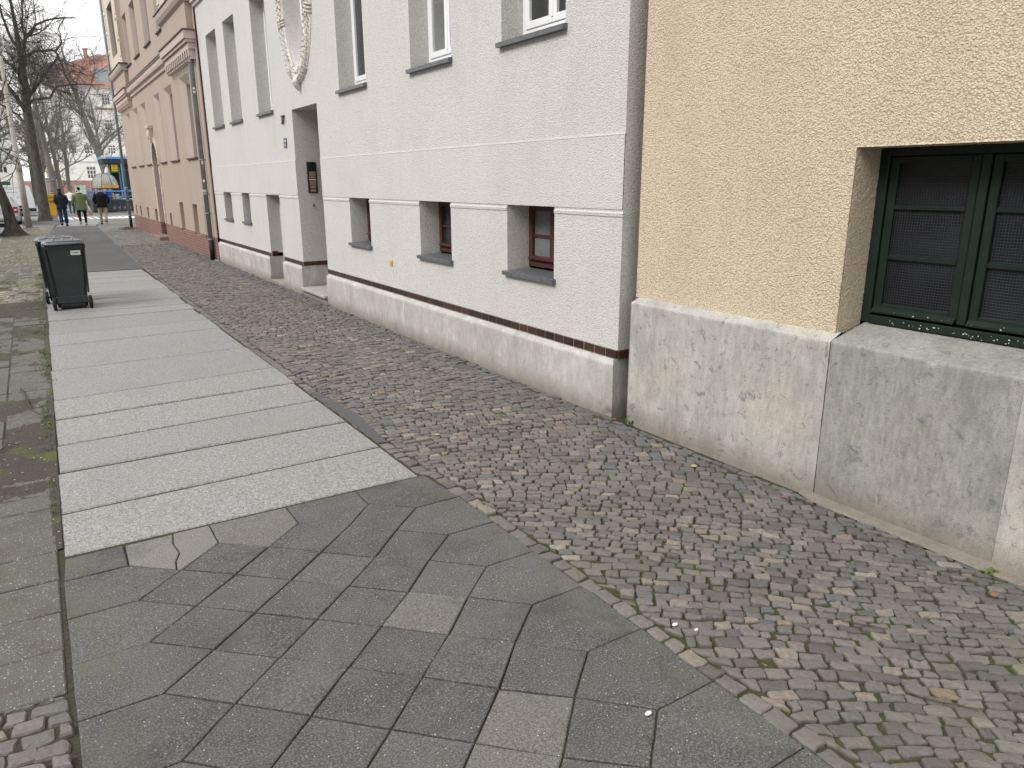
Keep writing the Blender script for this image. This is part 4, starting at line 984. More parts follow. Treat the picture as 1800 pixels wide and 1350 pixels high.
# string course and bays
def profile_run(b, X, prof, y0, y1, ret0=False, ret1=False):
    pts = [(X-dx, z) for dx, z in prof]+[(X+.02, prof[-1][1]), (X+.02, prof[0][1])]; b.prism(pts, None, y0, y1, 'y')
corn = [(.0, 5.02), (.05, 5.04), (.06, 5.12), (.13, 5.17), (.15, 5.24), (.15, 5.33), (.19, 5.36), (.19, 5.385)]
b = MB(); profile_run(b, BX, corn, 23.46, 32.6); build_islands(b, 'cornice', M['brown_trim'], bh)
b = MB(); b.prism([(BX-.21, 5.386), (BX-.21, 5.396), (BX+.0, 5.44), (BX, 5.386)], None, 23.46, 32.6, 'y'); b.build('flashing', M['dark_metal'], bh)
def bay(y0, y1, X, zt):
    by = thing('bay', (0, 0, 0), None, None); by.parent = bh
    def add(b, nm, m):
        o = b.build(nm, m, by, local=False); o.location = -bh.location; return o
    b = MB(); b.box(X+.12, BX+.1, y0+.1, y1-.1, 5.39, 6.0); add(b, 'bay_wall', M['brown_stucco'])
    b = MB(); pr = [(.0, 5.10), (.03, 5.18), (.03, 5.33), (.0, 5.34)]
    b.box(X+.10, BX+.01, y0+.08, y1-.08, 4.98, 5.12); b.box(X+.05, BX+.012, y0+.04, y1-.04, 5.12, 5.19); b.box(X+.01, BX+.014, y0+.005, y1-.005, 5.19, 5.37); add(b, 'bay_cornice', M['brown_trim'])
    b = MB(); b.box(X-.02, BX+.015, y0-.03, y1+.03, 5.371, 5.392); b.box(X-.05, BX+.016, y0-.06, y1+.06, 6.24, 6.262); add(b, 'flashing', M['dark_metal'])
    b = MB(); n_ = int((y1-y0-.2)/.26)
    for k in range(n_): y = y0+.12+k*(y1-y0-.3)/(n_-1); b.box(X+.10, BX, y, y+.11, 4.82, 4.979); b.box(X+.13, BX, y+.001, y+.109, 4.76, 4.82)
    [setattr(o_, 'location', -bh.location) for o_ in build_islands(b, 'dentil', M['brown_trim'], None, .02) if not setattr(o_, 'parent', by)]
    b = MB(); b.prism([(X+.12, 6.0), (X+.05, 6.04), (X+.0, 6.12), (X-.02, 6.20), (X-.02, 6.24), (BX, 6.24), (BX, 6.0)], None, y0+.02, y1-.02, 'y'); add(b, 'bay_cornice', M['brown_trim'])
    b = MB(); ym = (y0+y1)/2; hw = (y1-y0)*.22
    hs_ = [(ym-hw, ym+hw, 6.75, 8.6), (ym-hw, ym+hw, 9.4, 11.3)]
    facade(b, X+.10, y0+.05, y1-.05, 6.26, zt, hs_); reveals(b, X+.10, hs_, .14)
    for y in (y0+.05, y1-.05): b.quad((X+.10, y, 6.26), (BX, y, 6.26), (BX, y, zt), (X+.10, y, zt))
    add(b, 'bay_wall', M['cream_stone'])
    b = MB()
    for h in hs_: b.box(X+.235, X+.25, h[0], h[1], h[2], h[3])
    add(b, 'pane', M['glass'])
    b = MB()
    for z in np.arange(6.5, zt-.4, .72):
        for y in (y0+.05, y1-.33): 
            b.bbox(X+.08, X+.12, y-.012, y+.30, z, z+.50, .012)
            for k in range(2): b.bbox(X+.05, X+.1, y+.06+k*.12, y+.12+k*.12, z+.52, z+.60, .006)
    add(b, 'quoins', M['cream_stone'])
bay(19.78, 23.46, 3.60, 12.4); bay(32.7, 36.75, 3.62, 12.4)
# arched doorway surround with alternating blocks and keystone
b = MB(); z = .57; k = 0
while z < 2.45:
    w_ = .20 if k % 2 else .13; b.bbox(BX-.035, BX+.02, adoor[1]-.001, adoor[1]+w_, z+.003, z+.30, .006); b.bbox(BX-.035, BX+.02, adoor[0]-w_, adoor[0]+.001, z+.003, z+.30, .006); z += .315; k += 1
m_ = (adoor[0]+adoor[1])/2; r = (adoor[1]-adoor[0])/2; N = 15
for k in range(N):
    t0, t1 = math.pi*k/N+.006, math.pi*(k+1)/N-.006; q = lambda t, s, x: (x, m_-(r+s)*math.cos(t), 2.5+(.76+s)*math.sin(t))
    b.add([q(t0, 0, BX-.035), q(t1, 0, BX-.035), q(t1, .16, BX-.035), q(t0, .16, BX-.035), q(t0, 0, BX+.02), q(t1, 0, BX+.02), q(t1, .16, BX+.02), q(t0, .16, BX+.02)], [(0, 1, 2, 3), (0, 4, 5, 1), (1, 5, 6, 2), (2, 6, 7, 3), (3, 7, 4, 0)])
b.build('door_surround', M['cream_stone'], bh)
b = MB(); b.prism([(m_-.10, 3.22), (m_+.10, 3.22), (m_+.17, 3.68), (m_-.17, 3.68)], None, BX-.12, BX, 'x'); b.bbox(BX-.17, BX, m_-.20, m_+.20, 3.68, 3.80, .015); b.ell((BX-.12, m_, 3.48), (.07, .09, .17)); b.build('keystone', M['cream_stone'], bh)
b = MB(); b.box(BX+.48, BX+.52, adoor[0], adoor[1], 0, 3.26); b.build('front_door', M['brown_wood'], bh)
b = MB(); b.bbox(BX-.02, BX+.02, adoor[1]+.02, adoor[1]+.22, 1.62, 2.02, .005); b.build('letter_box', M['black_iron'], bh)
b = MB(); b.bbox(BX-.30, BX+.5, adoor[0]-.12, adoor[1]+.12, -.1, .14, .02); b.build('doorstep', simple('red_step', (.22, .17, .14), .85, .2, bump=.003), bh)
b = MB(); b.bbox(BX-.05, BX+.01, 20.72, 20.80, .575, 5.0, .006); b.box(BX-.02, BX+.01, 19.73, 20.1, .575, 5.0); b.build('pilaster', M['brown_stucco'], bh)
b = MB(); b.bbox(BX-.075, BX+.02, 19.62, 20.45, -.1, .015, .01); b.build('kerbstone', M['plinth_grey'], bh)
def pipe(x, y, label):
    b = MB(); b.tube([(x, y, .40), (x, y, 12)], .055, 16, True)
    p = b.build('drainpipe', M['zinc'], bh, True); p['label'] = label
    b = MB(); b.tube([(x, y, .01), (x, y, .50)], .064, 16); b.build('pipe_foot', M['black_iron'], p, True)
    b = MB()
    for z in (.5, 1.15, 1.62, 2.45, 4.7, 6.4): b.tube([(x, y, z), (x, y, z+.035)], .066, 16); b.box(x, BX, y-.008, y+.008, z+.005, z+.03); 
    b.tube([(x, y, 1.62), (x, y, 1.75)], .062, 16); b.build('pipe_bracket', M['zinc'], p, True); return p
pp_ = pipe(3.775, 20.12, 'zinc downpipe with stickers beside the white house'); 
b = MB()
for z0, z1, a0, a1 in ((1.93, 1.99, -.6, .2), (2.36, 2.47, -.3, .4), (4.02, 4.14, -.5, .6)):
    for k in range(6):
        t0 = math.radians(-100)+(a0+(a1-a0)*k/6)*.9; t1 = math.radians(-100)+(a0+(a1-a0)*(k+1)/6)*.9; P = lambda t, z: (3.775+.0565*math.cos(t), 20.12+.0565*math.sin(t), z); b.quad(P(t0, z0), P(t1, z0), P(t1, z1), P(t0, z1))
b.build('sticker', M['paper'], pp_)
b = MB(); b.prism([(3.775+.022*math.cos(t)-.012, 4.08+.028*math.sin(t)) for t in np.linspace(0, 6.28, 9)[:-1]], None, 20.061, 20.063, 'y'); b.build('sticker_dot', simple('red_print', (.45, .03, .03), .5), pp_)
pipe(3.70, 37.22, 'zinc downpipe at the far corner of the tan house')
exec_marker = 1
# ================================================================== BINS
def make_bin(x, y, label):
    r = thing('wheelie_bin', (x, y, 0), label, 'wheelie bin', 'grey wheelie bins standing on the pavement')
    def sec(z, hx, y0, y1, c=.04):
        return [(x+p[0], y+p[1], z) for p in [(-hx+c, y0), (hx-c, y0), (hx, y0+c), (hx, y1-c), (hx-c, y1), (-hx+c, y1), (-hx, y1-c), (-hx, y0+c)]]
    b = MB(); b.loft([sec(.03, .195, .02, .46), sec(.06, .208, .008, .48), sec(.22, .216, 0, .50), sec(.60, .245, -.01, .575), sec(.90, .264, -.02, .635), sec(.955, .268, -.022, .645)])
    for sx in (-1, 1): b.tube([(x+sx*.235, y+.012, .25), (x+sx*.262, y-.012, .93)], .014, 6)
    b.bbox(x-.212, x+.212, y-.012, y+.03, .10, .21, .006); b.build('body', M['bin'], r)
    b = MB(); b.loft([sec(.935, .282, -.045, .66, .05), sec(.985, .290, -.052, .672, .05), sec(.992, .286, -.05, .668, .05)])
    for k in range(8): b.box(x-.25+k*.067, x-.243+k*.067, y-.06, y-.04, .93, .985)
    b.build('rim', M['bin'], r)
    b = MB(); b.loft([sec(.993, .286, -.035, .675, .06), sec(1.012, .290, -.038, .68, .06), sec(1.045, .268, .0, .65, .08), sec(1.062, .215, .05, .60, .09), sec(1.066, .14, .12, .50, .06)])
    for k in (-.13, 0, .13): b.tube([(x+k, y+.06, 1.048), (x+k, y+.20, 1.068), (x+k, y+.45, 1.070), (x+k, y+.60, 1.048)], .016, 6)
    b.tube([(x-.235, y+.10, 1.045), (x-.20, y+.02, 1.052), (x+.20, y+.02, 1.052), (x+.235, y+.10, 1.045)], .015, 6)
    b.tube([(x-.22, y+.62, 1.035), (x-.18, y+.66, 1.045), (x+.18, y+.66, 1.045), (x+.22, y+.62, 1.035)], .016, 6)
    ld = b.build('lid', M['bin_lid'], r, True)
    b = MB(); b.tube([(x-.25, y-.075, 1.01), (x+.25, y-.075, 1.01)], .014, 10)
    for k in (-.25, -.09, .09, .25): b.tube([(x+k, y-.075, 1.01), (x+k, y-.02, 1.0)], .013, 8)
    b.build('handle', M['bin'], ld, True)
    b = MB(); b.tube([(x-.262, y+.0, .105), (x+.262, y+.0, .105)], .013, 8); b.build('axle', M['black_iron'], r, True)
    for sx in (-1, 1):
        b = MB(); cx = x+sx*.245; b.tube([(cx-.024, y, .103), (cx-.018, y, .103), (cx+.018, y, .103), (cx+.024, y, .103)], [.090, .102, .102, .090], 22)
        wl = b.build('wheel', M['rubber'], r, True)
        b = MB(); b.tube([(cx+sx*.020, y, .103), (cx+sx*.030, y, .103)], [.055, .045], 16); b.build('hub', M['bin'], wl, True)
    return r
b1 = make_bin(.352, 13.33, 'near grey wheelie bin with a white sticker, its wheels turned to the viewer')
b = MB(); b.box(.352+.075, .352+.205, 13.302, 13.312, .845, .912); stk = b.build('sticker', M['paper'], b1)
t_ = text('muellabfuhr', .022, .001, M['print'], (.352+.14, 13.299, .88), stk, rot=(90, 0, 0))
t_.scale = (1.0, 1.6, 1)
make_bin(.27, 14.17, 'second grey wheelie bin hidden behind the near bin, only its lid and one wheel showing')
# ================================================================== TREES
def rvec(rn): 
    v = Vector((rn.gauss(0, 1), rn.gauss(0, 1), rn.gauss(0, 1))); return v.normalized()
def bough(b, pts, r0, r1, n=7): b.tube(pts, [r0+(r1-r0)*i/(len(pts)-1) for i in range(len(pts))], n, True)
RMIN = [.0045]
def twigs(b, p, d, L_, r, lvl, rn, droop=0.0, nseg=4, budget=None):
    pts = [p.copy()]; dirs = [d.copy()]; dd = d.copy(); r = max(r, RMIN[0])
    for k in range(nseg):
        dd = (dd+rvec(rn)*.22+Vector((0, 0, -.07*droop if lvl < 2 else .08))).normalized(); pts.append(pts[-1]+dd*L_/nseg); dirs.append(dd)
    bough(b, pts, r, r*.45, 5 if r > .03 else (4 if r > .012 else 3))
    if lvl <= 0: return
    nchild = rn.randint(4, 6) if lvl > 1 else rn.randint(4, 7)
    for k in range(nchild):
        t = rn.uniform(.2, 1.0)*nseg; i = min(nseg-1, int(t)); q = pts[i].lerp(pts[i+1], t-i)
        nd = (dirs[i]*.75+rvec(rn)*.75+Vector((0, 0, .12))).normalized(); twigs(b, q, nd, L_*rn.uniform(.45, .72), r*rn.uniform(.42, .6), lvl-1, rn, droop, 3)
def spawn_along(b, pts, r0, r1, n, Lr, lvl, rn, droop=0.2):
    for k in range(n):
        t = rn.uniform(.15, 1.0)*(len(pts)-1); i = min(len(pts)-2, int(t)); q = Vector(pts[i]).lerp(Vector(pts[i+1]), t-i); tan = (Vector(pts[i+1])-Vector(pts[i])).normalized()
        rr = (r0+(r1-r0)*t/(len(pts)-1))*rn.uniform(.3, .5); d = (tan*.6+rvec(rn)*.9).normalized(); twigs(b, q, d, rn.uniform(*Lr), max(.008, rr), lvl, rn, droop)
def trunk_mesh(b, pts, rad, n=14, flare=0.0, seed=0):
    secs = []
    for i, (p, r) in enumerate(zip(pts, rad)):
        row = []
        for k in range(n):
            a = 2*math.pi*k/n; rr = r*(1+.10*noise.noise((math.cos(a)*1.5, math.sin(a)*1.5, p[2]*1.3+seed))+.05*noise.noise((math.cos(a)*4, math.sin(a)*4, p[2]*4)))
            if flare and p[2] < .6: rr *= 1+flare*max(0, (.6-p[2])/.6)**1.6*(1+.55*math.sin(a*5+seed))
            row.append((p[0]+rr*math.cos(a), p[1]+rr*math.sin(a), p[2]))
        secs.append(row)
    b.loft(secs)
def interp_pts(ctrl, n=26):
    c = np.array(ctrl, float); t = np.linspace(0, len(c)-1, n); return [[float(np.interp(x, range(len(c)), c[:, k])) for k in range(c.shape[1])] for x in t]
# the big tree beside the path
def big_tree():
    Y = 46.5; rn = random.Random(21)
    t = thing('street_tree', (.62, Y, 0), 'big bare street tree with thick dark trunk and knotted limbs, tallest beside the path', 'tree', 'bare trees along the street')
    tr = [(.58, Y, -.02, .36), (.59, Y, .12, .33), (.60, Y, .35, .30), (.61, Y, .8, .285), (.63, Y, 1.3, .26), (.64, Y, 2.6, .245), (.62, Y, 4.5, .225), (.64, Y, 5.9, .21), (.70, Y, 6.7, .19), (.72, Y, 7.9, .16), (.73, Y, 9.3, .11), (.69, Y, 10.6, .07), (.6, Y, 12.0, .03)]
    q = interp_pts(tr, 60); b = MB(); trunk_mesh(b, [p[:3] for p in q], [p[3]*.9 for p in q], 14, .16, 3); b.build('trunk', M['bark'], t, True)
    limbs = [([(.66, Y, 6.0), (1.05, Y+.2, 6.5), (1.53, Y+.2, 7.15), (2.17, Y+.3, 7.95), (2.4, Y+.5, 8.3)], .10, .05),
             ([(.68, Y, 7.4), (.95, Y-.2, 8.0), (1.38, Y-.3, 8.27), (2.28, Y-.4, 8.40), (2.54, Y-.5, 7.2), (2.77, Y-.6, 6.67)], .085, .03), ([(2.28, Y-.4, 8.4), (2.59, Y-.4, 8.8), (2.55, Y-.4, 9.4), (2.9, Y-.5, 10.0)], .045, .02),
             ([(.70, Y, 8.0), (.9, Y+.1, 8.4), (1.05, Y+.2, 8.85), (1.58, Y+.3, 9.6), (2.45, Y+.5, 10.05), (3.46, Y+.6, 10.16)], .10, .03), ([(1.05, Y+.2, 8.85), (1.0, Y+.4, 9.6), (1.2, Y+.5, 10.6), (1.5, Y+.5, 11.6)], .06, .03),
             ([(.64, Y, 5.75), (1.0, Y-.3, 6.0), (1.63, Y-.5, 6.1), (2.07, Y-.7, 6.63), (2.73, Y-.9, 6.75), (4.17, Y-1.2, 6.8)], .075, .02),
             ([(.66, Y, 6.9), (.3, Y+.2, 7.6), (-.3, Y+.4, 8.2), (-1.2, Y+.5, 8.9)], .09, .03), ([(.64, Y, 5.3), (.2, Y-.3, 6.2), (-.4, Y-.5, 7.1), (-1.3, Y-.7, 8.0), (-2.0, Y-.8, 9.0)], .11, .04),
             ([(.62, Y, 4.6), (.2, Y+.5, 5.3), (-.5, Y+1.0, 5.8), (-1.6, Y+1.3, 6.2)], .07, .025), ([(.71, Y, 8.1), (.4, Y, 9.0), (.2, Y-.2, 10.2), (.1, Y-.3, 11.5)], .08, .03), ([(.63, Y, 5.6), (.9, Y+1.5, 6.5), (1.3, Y+3.0, 7.2)], .08, .03), ([(.63, Y, 5.9), (.5, Y-1.6, 6.9), (.6, Y-3.0, 7.6)], .08, .03)]
    b = MB()
    for p, r0, r1 in limbs:
        p2 = interp_pts(p, len(p)*3-2); p2 = [Vector(a)+Vector((rn.gauss(0, .025), 0, rn.gauss(0, .02))) for a in p2]; bough(b, p2, r0, r1, 8); spawn_along(b, p2, r0, r1, 9, (1.1, 2.3), 2, rn, 1.2)
    spawn_along(b, [p[:3] for p in q[25:]], .1, .05, 16, (1.0, 2.2), 2, rn, .8)
    b.build('crown', M['bark'], t)
big_tree()
def leaning_tree():
    Y = 34.0; rn = random.Random(5)
    t = thing('street_tree', (-.67, Y, 0), 'thick leaning street tree trunk at the left edge, nearest the grey bins', 'tree', 'bare trees along the street')
    tr = [(-.70, Y, -.03, .36), (-.69, Y, .08, .30), (-.68, Y, .25, .24), (-.70, Y, .6, .19), (-.74, Y, 1.1, .17), (-.86, Y, 1.7, .165), (-1.02, Y, 2.3, .15), (-1.35, Y, 3.4, .13), (-1.7, Y, 5.0, .10), (-1.9, Y, 7.0, .06)]
    q = interp_pts(tr, 44); b = MB(); trunk_mesh(b, [p[:3] for p in q], [p[3] for p in q], 14, .45, 8); b.build('trunk', M['bark'], t, True)
    b = MB(); spawn_along(b, [p[:3] for p in q[26:]], .1, .05, 14, (1.2, 2.4), 2, rn, .5)
    p = [(-1.1, Y, 2.9), (-.8, Y-.3, 3.6), (-.4, Y-.4, 4.1), (.0, Y-.5, 4.3)]
    b.build('crown', M['bark'], t)
leaning_tree()
RMIN[0] = .0055
def plain_tree(x, y, h, r, lean, label, seed, nl=10, L_=(2.0, 3.6), base_h=.35, lvl=3, mat='bark2'):
    rn = random.Random(seed); t = thing('street_tree', (x, y, 0), label, 'tree', 'bare trees along the street')
    tr = [(x, y, -.03, r*1.3), (x, y, .4, r), (x+lean*.15, y, h*.25, r*.88), (x+lean*.5, y, h*.5, r*.66), (x+lean*.8, y, h*.75, r*.4), (x+lean, y, h, r*.12)]
    q = interp_pts(tr, 34); b = MB(); trunk_mesh(b, [p[:3] for p in q], [p[3] for p in q], 10, .3, seed); b.build('trunk', M[mat], t, True)
    b = MB(); st = int(34*base_h)
    for k in range(nl):
        i = rn.randint(st, 30); p = Vector(q[i][:3]); a = rn.uniform(0, 2*math.pi); d = Vector((math.cos(a), math.sin(a), rn.uniform(.6, 1.8))).normalized(); twigs(b, p, d, rn.uniform(*L_), q[i][3]*rn.uniform(.25, .42), lvl, rn, .3, 5)
    b.build('crown', M[mat], t)
plain_tree(6.2, 74, 13, .36, -2.2, 'bare tree with a forked trunk rising behind the blue kiosk', 31, 13, (2.6, 4.6), .42, 3)
plain_tree(1.55, 57, 9.5, .22, -.4, 'slim bare tree behind the yellow post box', 32, 12, (1.8, 3.2), .35, 3)
plain_tree(1.0, 66, 10, .26, .5, 'bare tree across the street behind the pole with the blue parking sign', 33, 12, (2.0, 3.6), .35, 3)
plain_tree(-1.6, 58, 10, .24, .6, 'bare tree behind the white van at the left edge', 34, 12, (2.0, 3.6), .3, 3)
plain_tree(3.6, 88, 12, .2, .4, 'thin bare tree in front of the brick wall of the white school', 35, 11, (2.2, 3.6), .3, 3)
plain_tree(2.6, 78, 12, .2, -.5, 'tall bare tree with fine twigs standing before the white school', 37, 20, (2.4, 4.0), .25, 3)
plain_tree(.6, 84, 12, .2, .3, 'tall bare tree with fine twigs behind the street name sign', 38, 20, (2.4, 4.0), .25, 3)
plain_tree(7.8, 96, 11, .25, -.6, 'bushy bare tree right of the forked tree, its crown beside the tan house', 36, 16, (2.4, 4.2), .3, 3)
# ================================================================== POLES AND SIGNS
t = thing('lamp_post', (-.17, 39.8, 0), 'pale concrete lamp post with a ring joint between the two big trees', 'lamp post')
b = MB(); b.tube([(-.165, 39.8, -.02), (-.165, 39.8, 2.55), (-.165, 39.8, 2.56), (-.11, 39.8, 7.1)], [.135, .118, .105, .075], 16); b.build('post', M['concrete_pole'], t, True)
b = MB(); b.tube([(-.16, 39.8, 2.40), (-.16, 39.8, 2.44), (-.16, 39.8, 2.58), (-.16, 39.8, 2.62)], [.12, .13, .13, .11], 16); b.build('collar', M['concrete_pole'], t, True)
b = MB(); b.tube([(-.11, 39.8, 7.05), (-.11, 39.8, 7.35), (-.35, 39.8, 9.2), (-.9, 39.8, 9.5)], [.06, .05, .045, .04], 12); b.build('arm', M['zinc'], t, True)
b = MB(); b.ell((-1.2, 39.8, 9.5), (.38, .16, .09)); b.build('lamp_head', M['zinc'], t, True)
blue = simple('sign_blue', (.012, .05, .26), .4, .5, var=.08); wht = M['paper']
t = thing('sign_post', (.70, 48.9, 0), 'grey post carrying a blue direction sign, right behind the big tree', 'sign post')
b = MB(); b.tube([(.80, 48.9, -.05), (.80, 48.9, 2.4), (.80, 48.9, 6.5)], [.11, .10, .07], 12); b.build('post', M['concrete_pole'], t, True)
b = MB(); b.bbox(.55, .80, 48.77, 48.79, 1.93, 2.42, .004); sg = b.build('sign_panel', blue, t)
text('S', .15, .002, wht, (.64, 48.765, 2.32), sg, rot=(90, 0, 0)); 
b = MB(); b.box(.62, .72, 48.762, 48.77, 2.175, 2.195); b.prism([(.71, 2.155), (.76, 2.185), (.71, 2.215)], None, 48.762, 48.77, 'y'); b.build('arrow', wht, sg)
b = MB(); b.bbox(.57, .80, 48.77, 48.79, 1.83, 1.905, .004); sg = b.build('sign_panel', blue, t); b = MB(); b.box(.60, .77, 48.765, 48.77, 1.855, 1.88); b.build('arrow', wht, sg)
t = thing('street_sign', (.96, 48.3, 0), 'narrow blue street name sign on a zinc pole above the post box', 'street sign')
b = MB(); b.tube([(.96, 48.3, -.05), (.96, 48.3, 2.2)], .042, 12); b.build('post', M['zinc'], t, True)
b = MB(); b.bbox(1.0, 1.42, 48.28, 48.30, 2.07, 2.17, .004); sg = b.build('sign_panel', simple('street_blue', (.05, .12, .34), .4, .5), t)
text('Bornstr.', .095, .001, wht, (1.21, 48.277, 2.12), sg, rot=(90, 0, 0))
# yellow post box
t = thing('post_box', (1.06, 48.4, 0), 'yellow pillar post box with a black horn emblem beside the walkers', 'post box')
yel = simple('post_yellow', (.62, .34, .02), .35, .5, var=.08)
b = MB(); b.bbox(.875, 1.225, 48.25, 48.6, .19, 1.30, .012); b.loft([[(.875, 48.25, 1.30), (1.225, 48.25, 1.30), (1.225, 48.6, 1.30), (.875, 48.6, 1.30)], [(.90, 48.28, 1.345), (1.20, 48.28, 1.345), (1.20, 48.57, 1.345), (.90, 48.57, 1.345)]]); b.build('box', yel, t)
b = MB(); b.bbox(.885, 1.215, 48.28, 48.57, -.01, .189, .01); b.bbox(.845, 1.255, 48.24, 48.62, -.08, .01, .01); b.build('pedestal', M['concrete_pole'], t)
b = MB(); cx, cz, yy = 1.035, .945, 48.245
b.tube([(cx+.055*math.cos(a), yy, cz+.035*math.sin(a)) for a in np.linspace(0, 2*math.pi, 17)], .010, 6); b.tube([(cx-.05, yy, cz-.01), (cx-.085, yy, cz+.05)], [.008, .02], 6); b.tube([(cx+.04, yy, cz+.02), (cx+.09, yy, cz+.045)], [.008, .022], 6)
for s_ in (-1, 1): b.tube([(cx+s_*.015, yy, cz-.035), (cx+s_*.06, yy, cz-.075), (cx+s_*.085, yy, cz-.055)], .007, 5)
b.build('horn_emblem', M['black_iron'], t); b = MB(); b.box(.90, 1.20, 48.245, 48.25, 1.13, 1.16); b.build('slot', M['black_iron'], t)
# ================================================================== VEHICLES
def wheel_pair(b, hub, x, y, r, w_, ax='x'):
    if ax == 'x': b.tube([(x-w_/2, y, r), (x-w_/2+.02, y, r), (x+w_/2-.02, y, r), (x+w_/2, y, r)], [r*.9, r, r, r*.9], 20); hub.tube([(x-w_/2-.01, y, r), (x+w_/2+.01, y, r)], r*.6, 14)
def car(cx, y0, L_, W_, H_, label, name, paint, z=-.09, suv=False, cat='car'):
    """car parked along the street, tail towards -Y"""
    t = thing('parked_car', (cx, y0+L_/2, z), label, cat, 'cars parked along the kerb')
    hw = W_/2; prof = [(0, .35, .96), (.02, .62, 1.0), (.06, .88, 1.0), (.10, .97, .97), (.28, 1.30 if not suv else 1.42, .82), (.55, H_, .74), (1.6, H_+.03, .74), (2.3, H_-.02, .74), (3.05, 1.02, .90), (3.2, .96, .93), (L_-.35, .84, .93), (L_-.05, .66, .90), (L_, .40, .85)]
    secs = []
    for (dy, zt, wf) in prof:
        b_ = .24; w1 = hw*min(1, wf+.06) if zt < 1.0 else hw*.985; top = hw*wf; zb = min(.92, zt-.02)
        secs.append([(cx-w1*.94, y0+dy, z+b_), (cx-w1, y0+dy, z+.45 if zt > .5 else z+(b_+zt)/2), (cx-w1*.99, y0+dy, z+zb), (cx-top*.96, y0+dy, z+zt-.015), (cx-top*.8, y0+dy, z+zt), (cx+top*.8, y0+dy, z+zt), (cx+top*.96, y0+dy, z+zt-.015), (cx+w1*.99, y0+dy, z+zb), (cx+w1, y0+dy, z+.45 if zt > .5 else z+(b_+zt)/2), (cx+w1*.94, y0+dy, z+b_)])
    b = MB(); b.loft(secs); b.build('body', paint, t, True)
    b = MB(); yy = lambda zz: y0+.10+(zz-.97)/(H_-.97)*.45
    b.add([(cx-hw*.72, yy(1.0)-.025, z+1.0), (cx+hw*.72, yy(1.0)-.025, z+1.0), (cx+hw*.64, yy(H_-.1)-.02, z+H_-.10), (cx-hw*.64, yy(H_-.1)-.02, z+H_-.10)], [(0, 1, 2, 3)]); b.build('rear_window', M['glass'], t)
    for s_ in (-1, 1):
        b = MB()
        for a, c in ((.55, 1.35), (1.42, 2.3)): b.quad((cx+s_*hw*.93, y0+a, z+.98), (cx+s_*hw*.93, y0+c+.1, z+.98), (cx+s_*hw*.775, y0+c-.15, z+H_-.10), (cx+s_*hw*.775, y0+a+.05, z+H_-.10))
        b.build('side_window', M['glass'], t)
        b = MB(); b.bbox(cx+s_*hw*.82-.09, cx+s_*hw*.82+.09, y0-.015, y0+.12, z+.66, z+.93, .01); tl = b.build('tail_light', simple('tail_red', (.42, .012, .015), .25, .6), t); b = MB(); b.bbox(cx+s_*hw*.82-.05, cx+s_*hw*.82+.05, y0-.02, y0+.1, z+.76, z+.82, .004); b.build('reflector', M['paper'], tl)
        for wy in (.75, L_-.85):
            b = MB(); h = MB(); wheel_pair(b, h, cx+s_*(hw-.09), y0+wy, .33, .2); 
            for m_ in (b, h): m_.v = [(p[0], p[1], p[2]+z) for p in m_.v]
            w_ = b.build('wheel', M['rubber'], t, True); h.build('rim', M['zinc'], w_, True)
    b = MB(); b.bbox(cx-hw*.94, cx+hw*.94, y0-.07, y0+.15, z+.28, z+.58, .04); bp = b.build('bumper', paint if not suv else M['bin'], t); b = MB(); b.box(cx-.26, cx+.26, y0-.078, y0-.07, z+.42, z+.53); b.build('number_plate', M['paper'], bp)
silver = simple('silver_paint', (.36, .37, .38), .3, .6, .5, var=.06); dark = simple('dark_paint', (.02, .022, .027), .25, .6, .2)
car(-1.30, 42.6, 4.3, 1.72, 1.36, 'silver estate car with a red tail light between the leaning tree and the lamp post', 'car', silver)
car(-2.05, 32.5, 4.2, 1.75, 1.45, 'dark car cut off by the left edge of the photo, behind the leaning tree', 'car', dark)
car(-1.95, 47.9, 4.2, 1.7, 1.38, 'white car half hidden between the silver car and the van', 'car', simple('white_paint', (.62, .63, .64), .3, .5, var=.05))
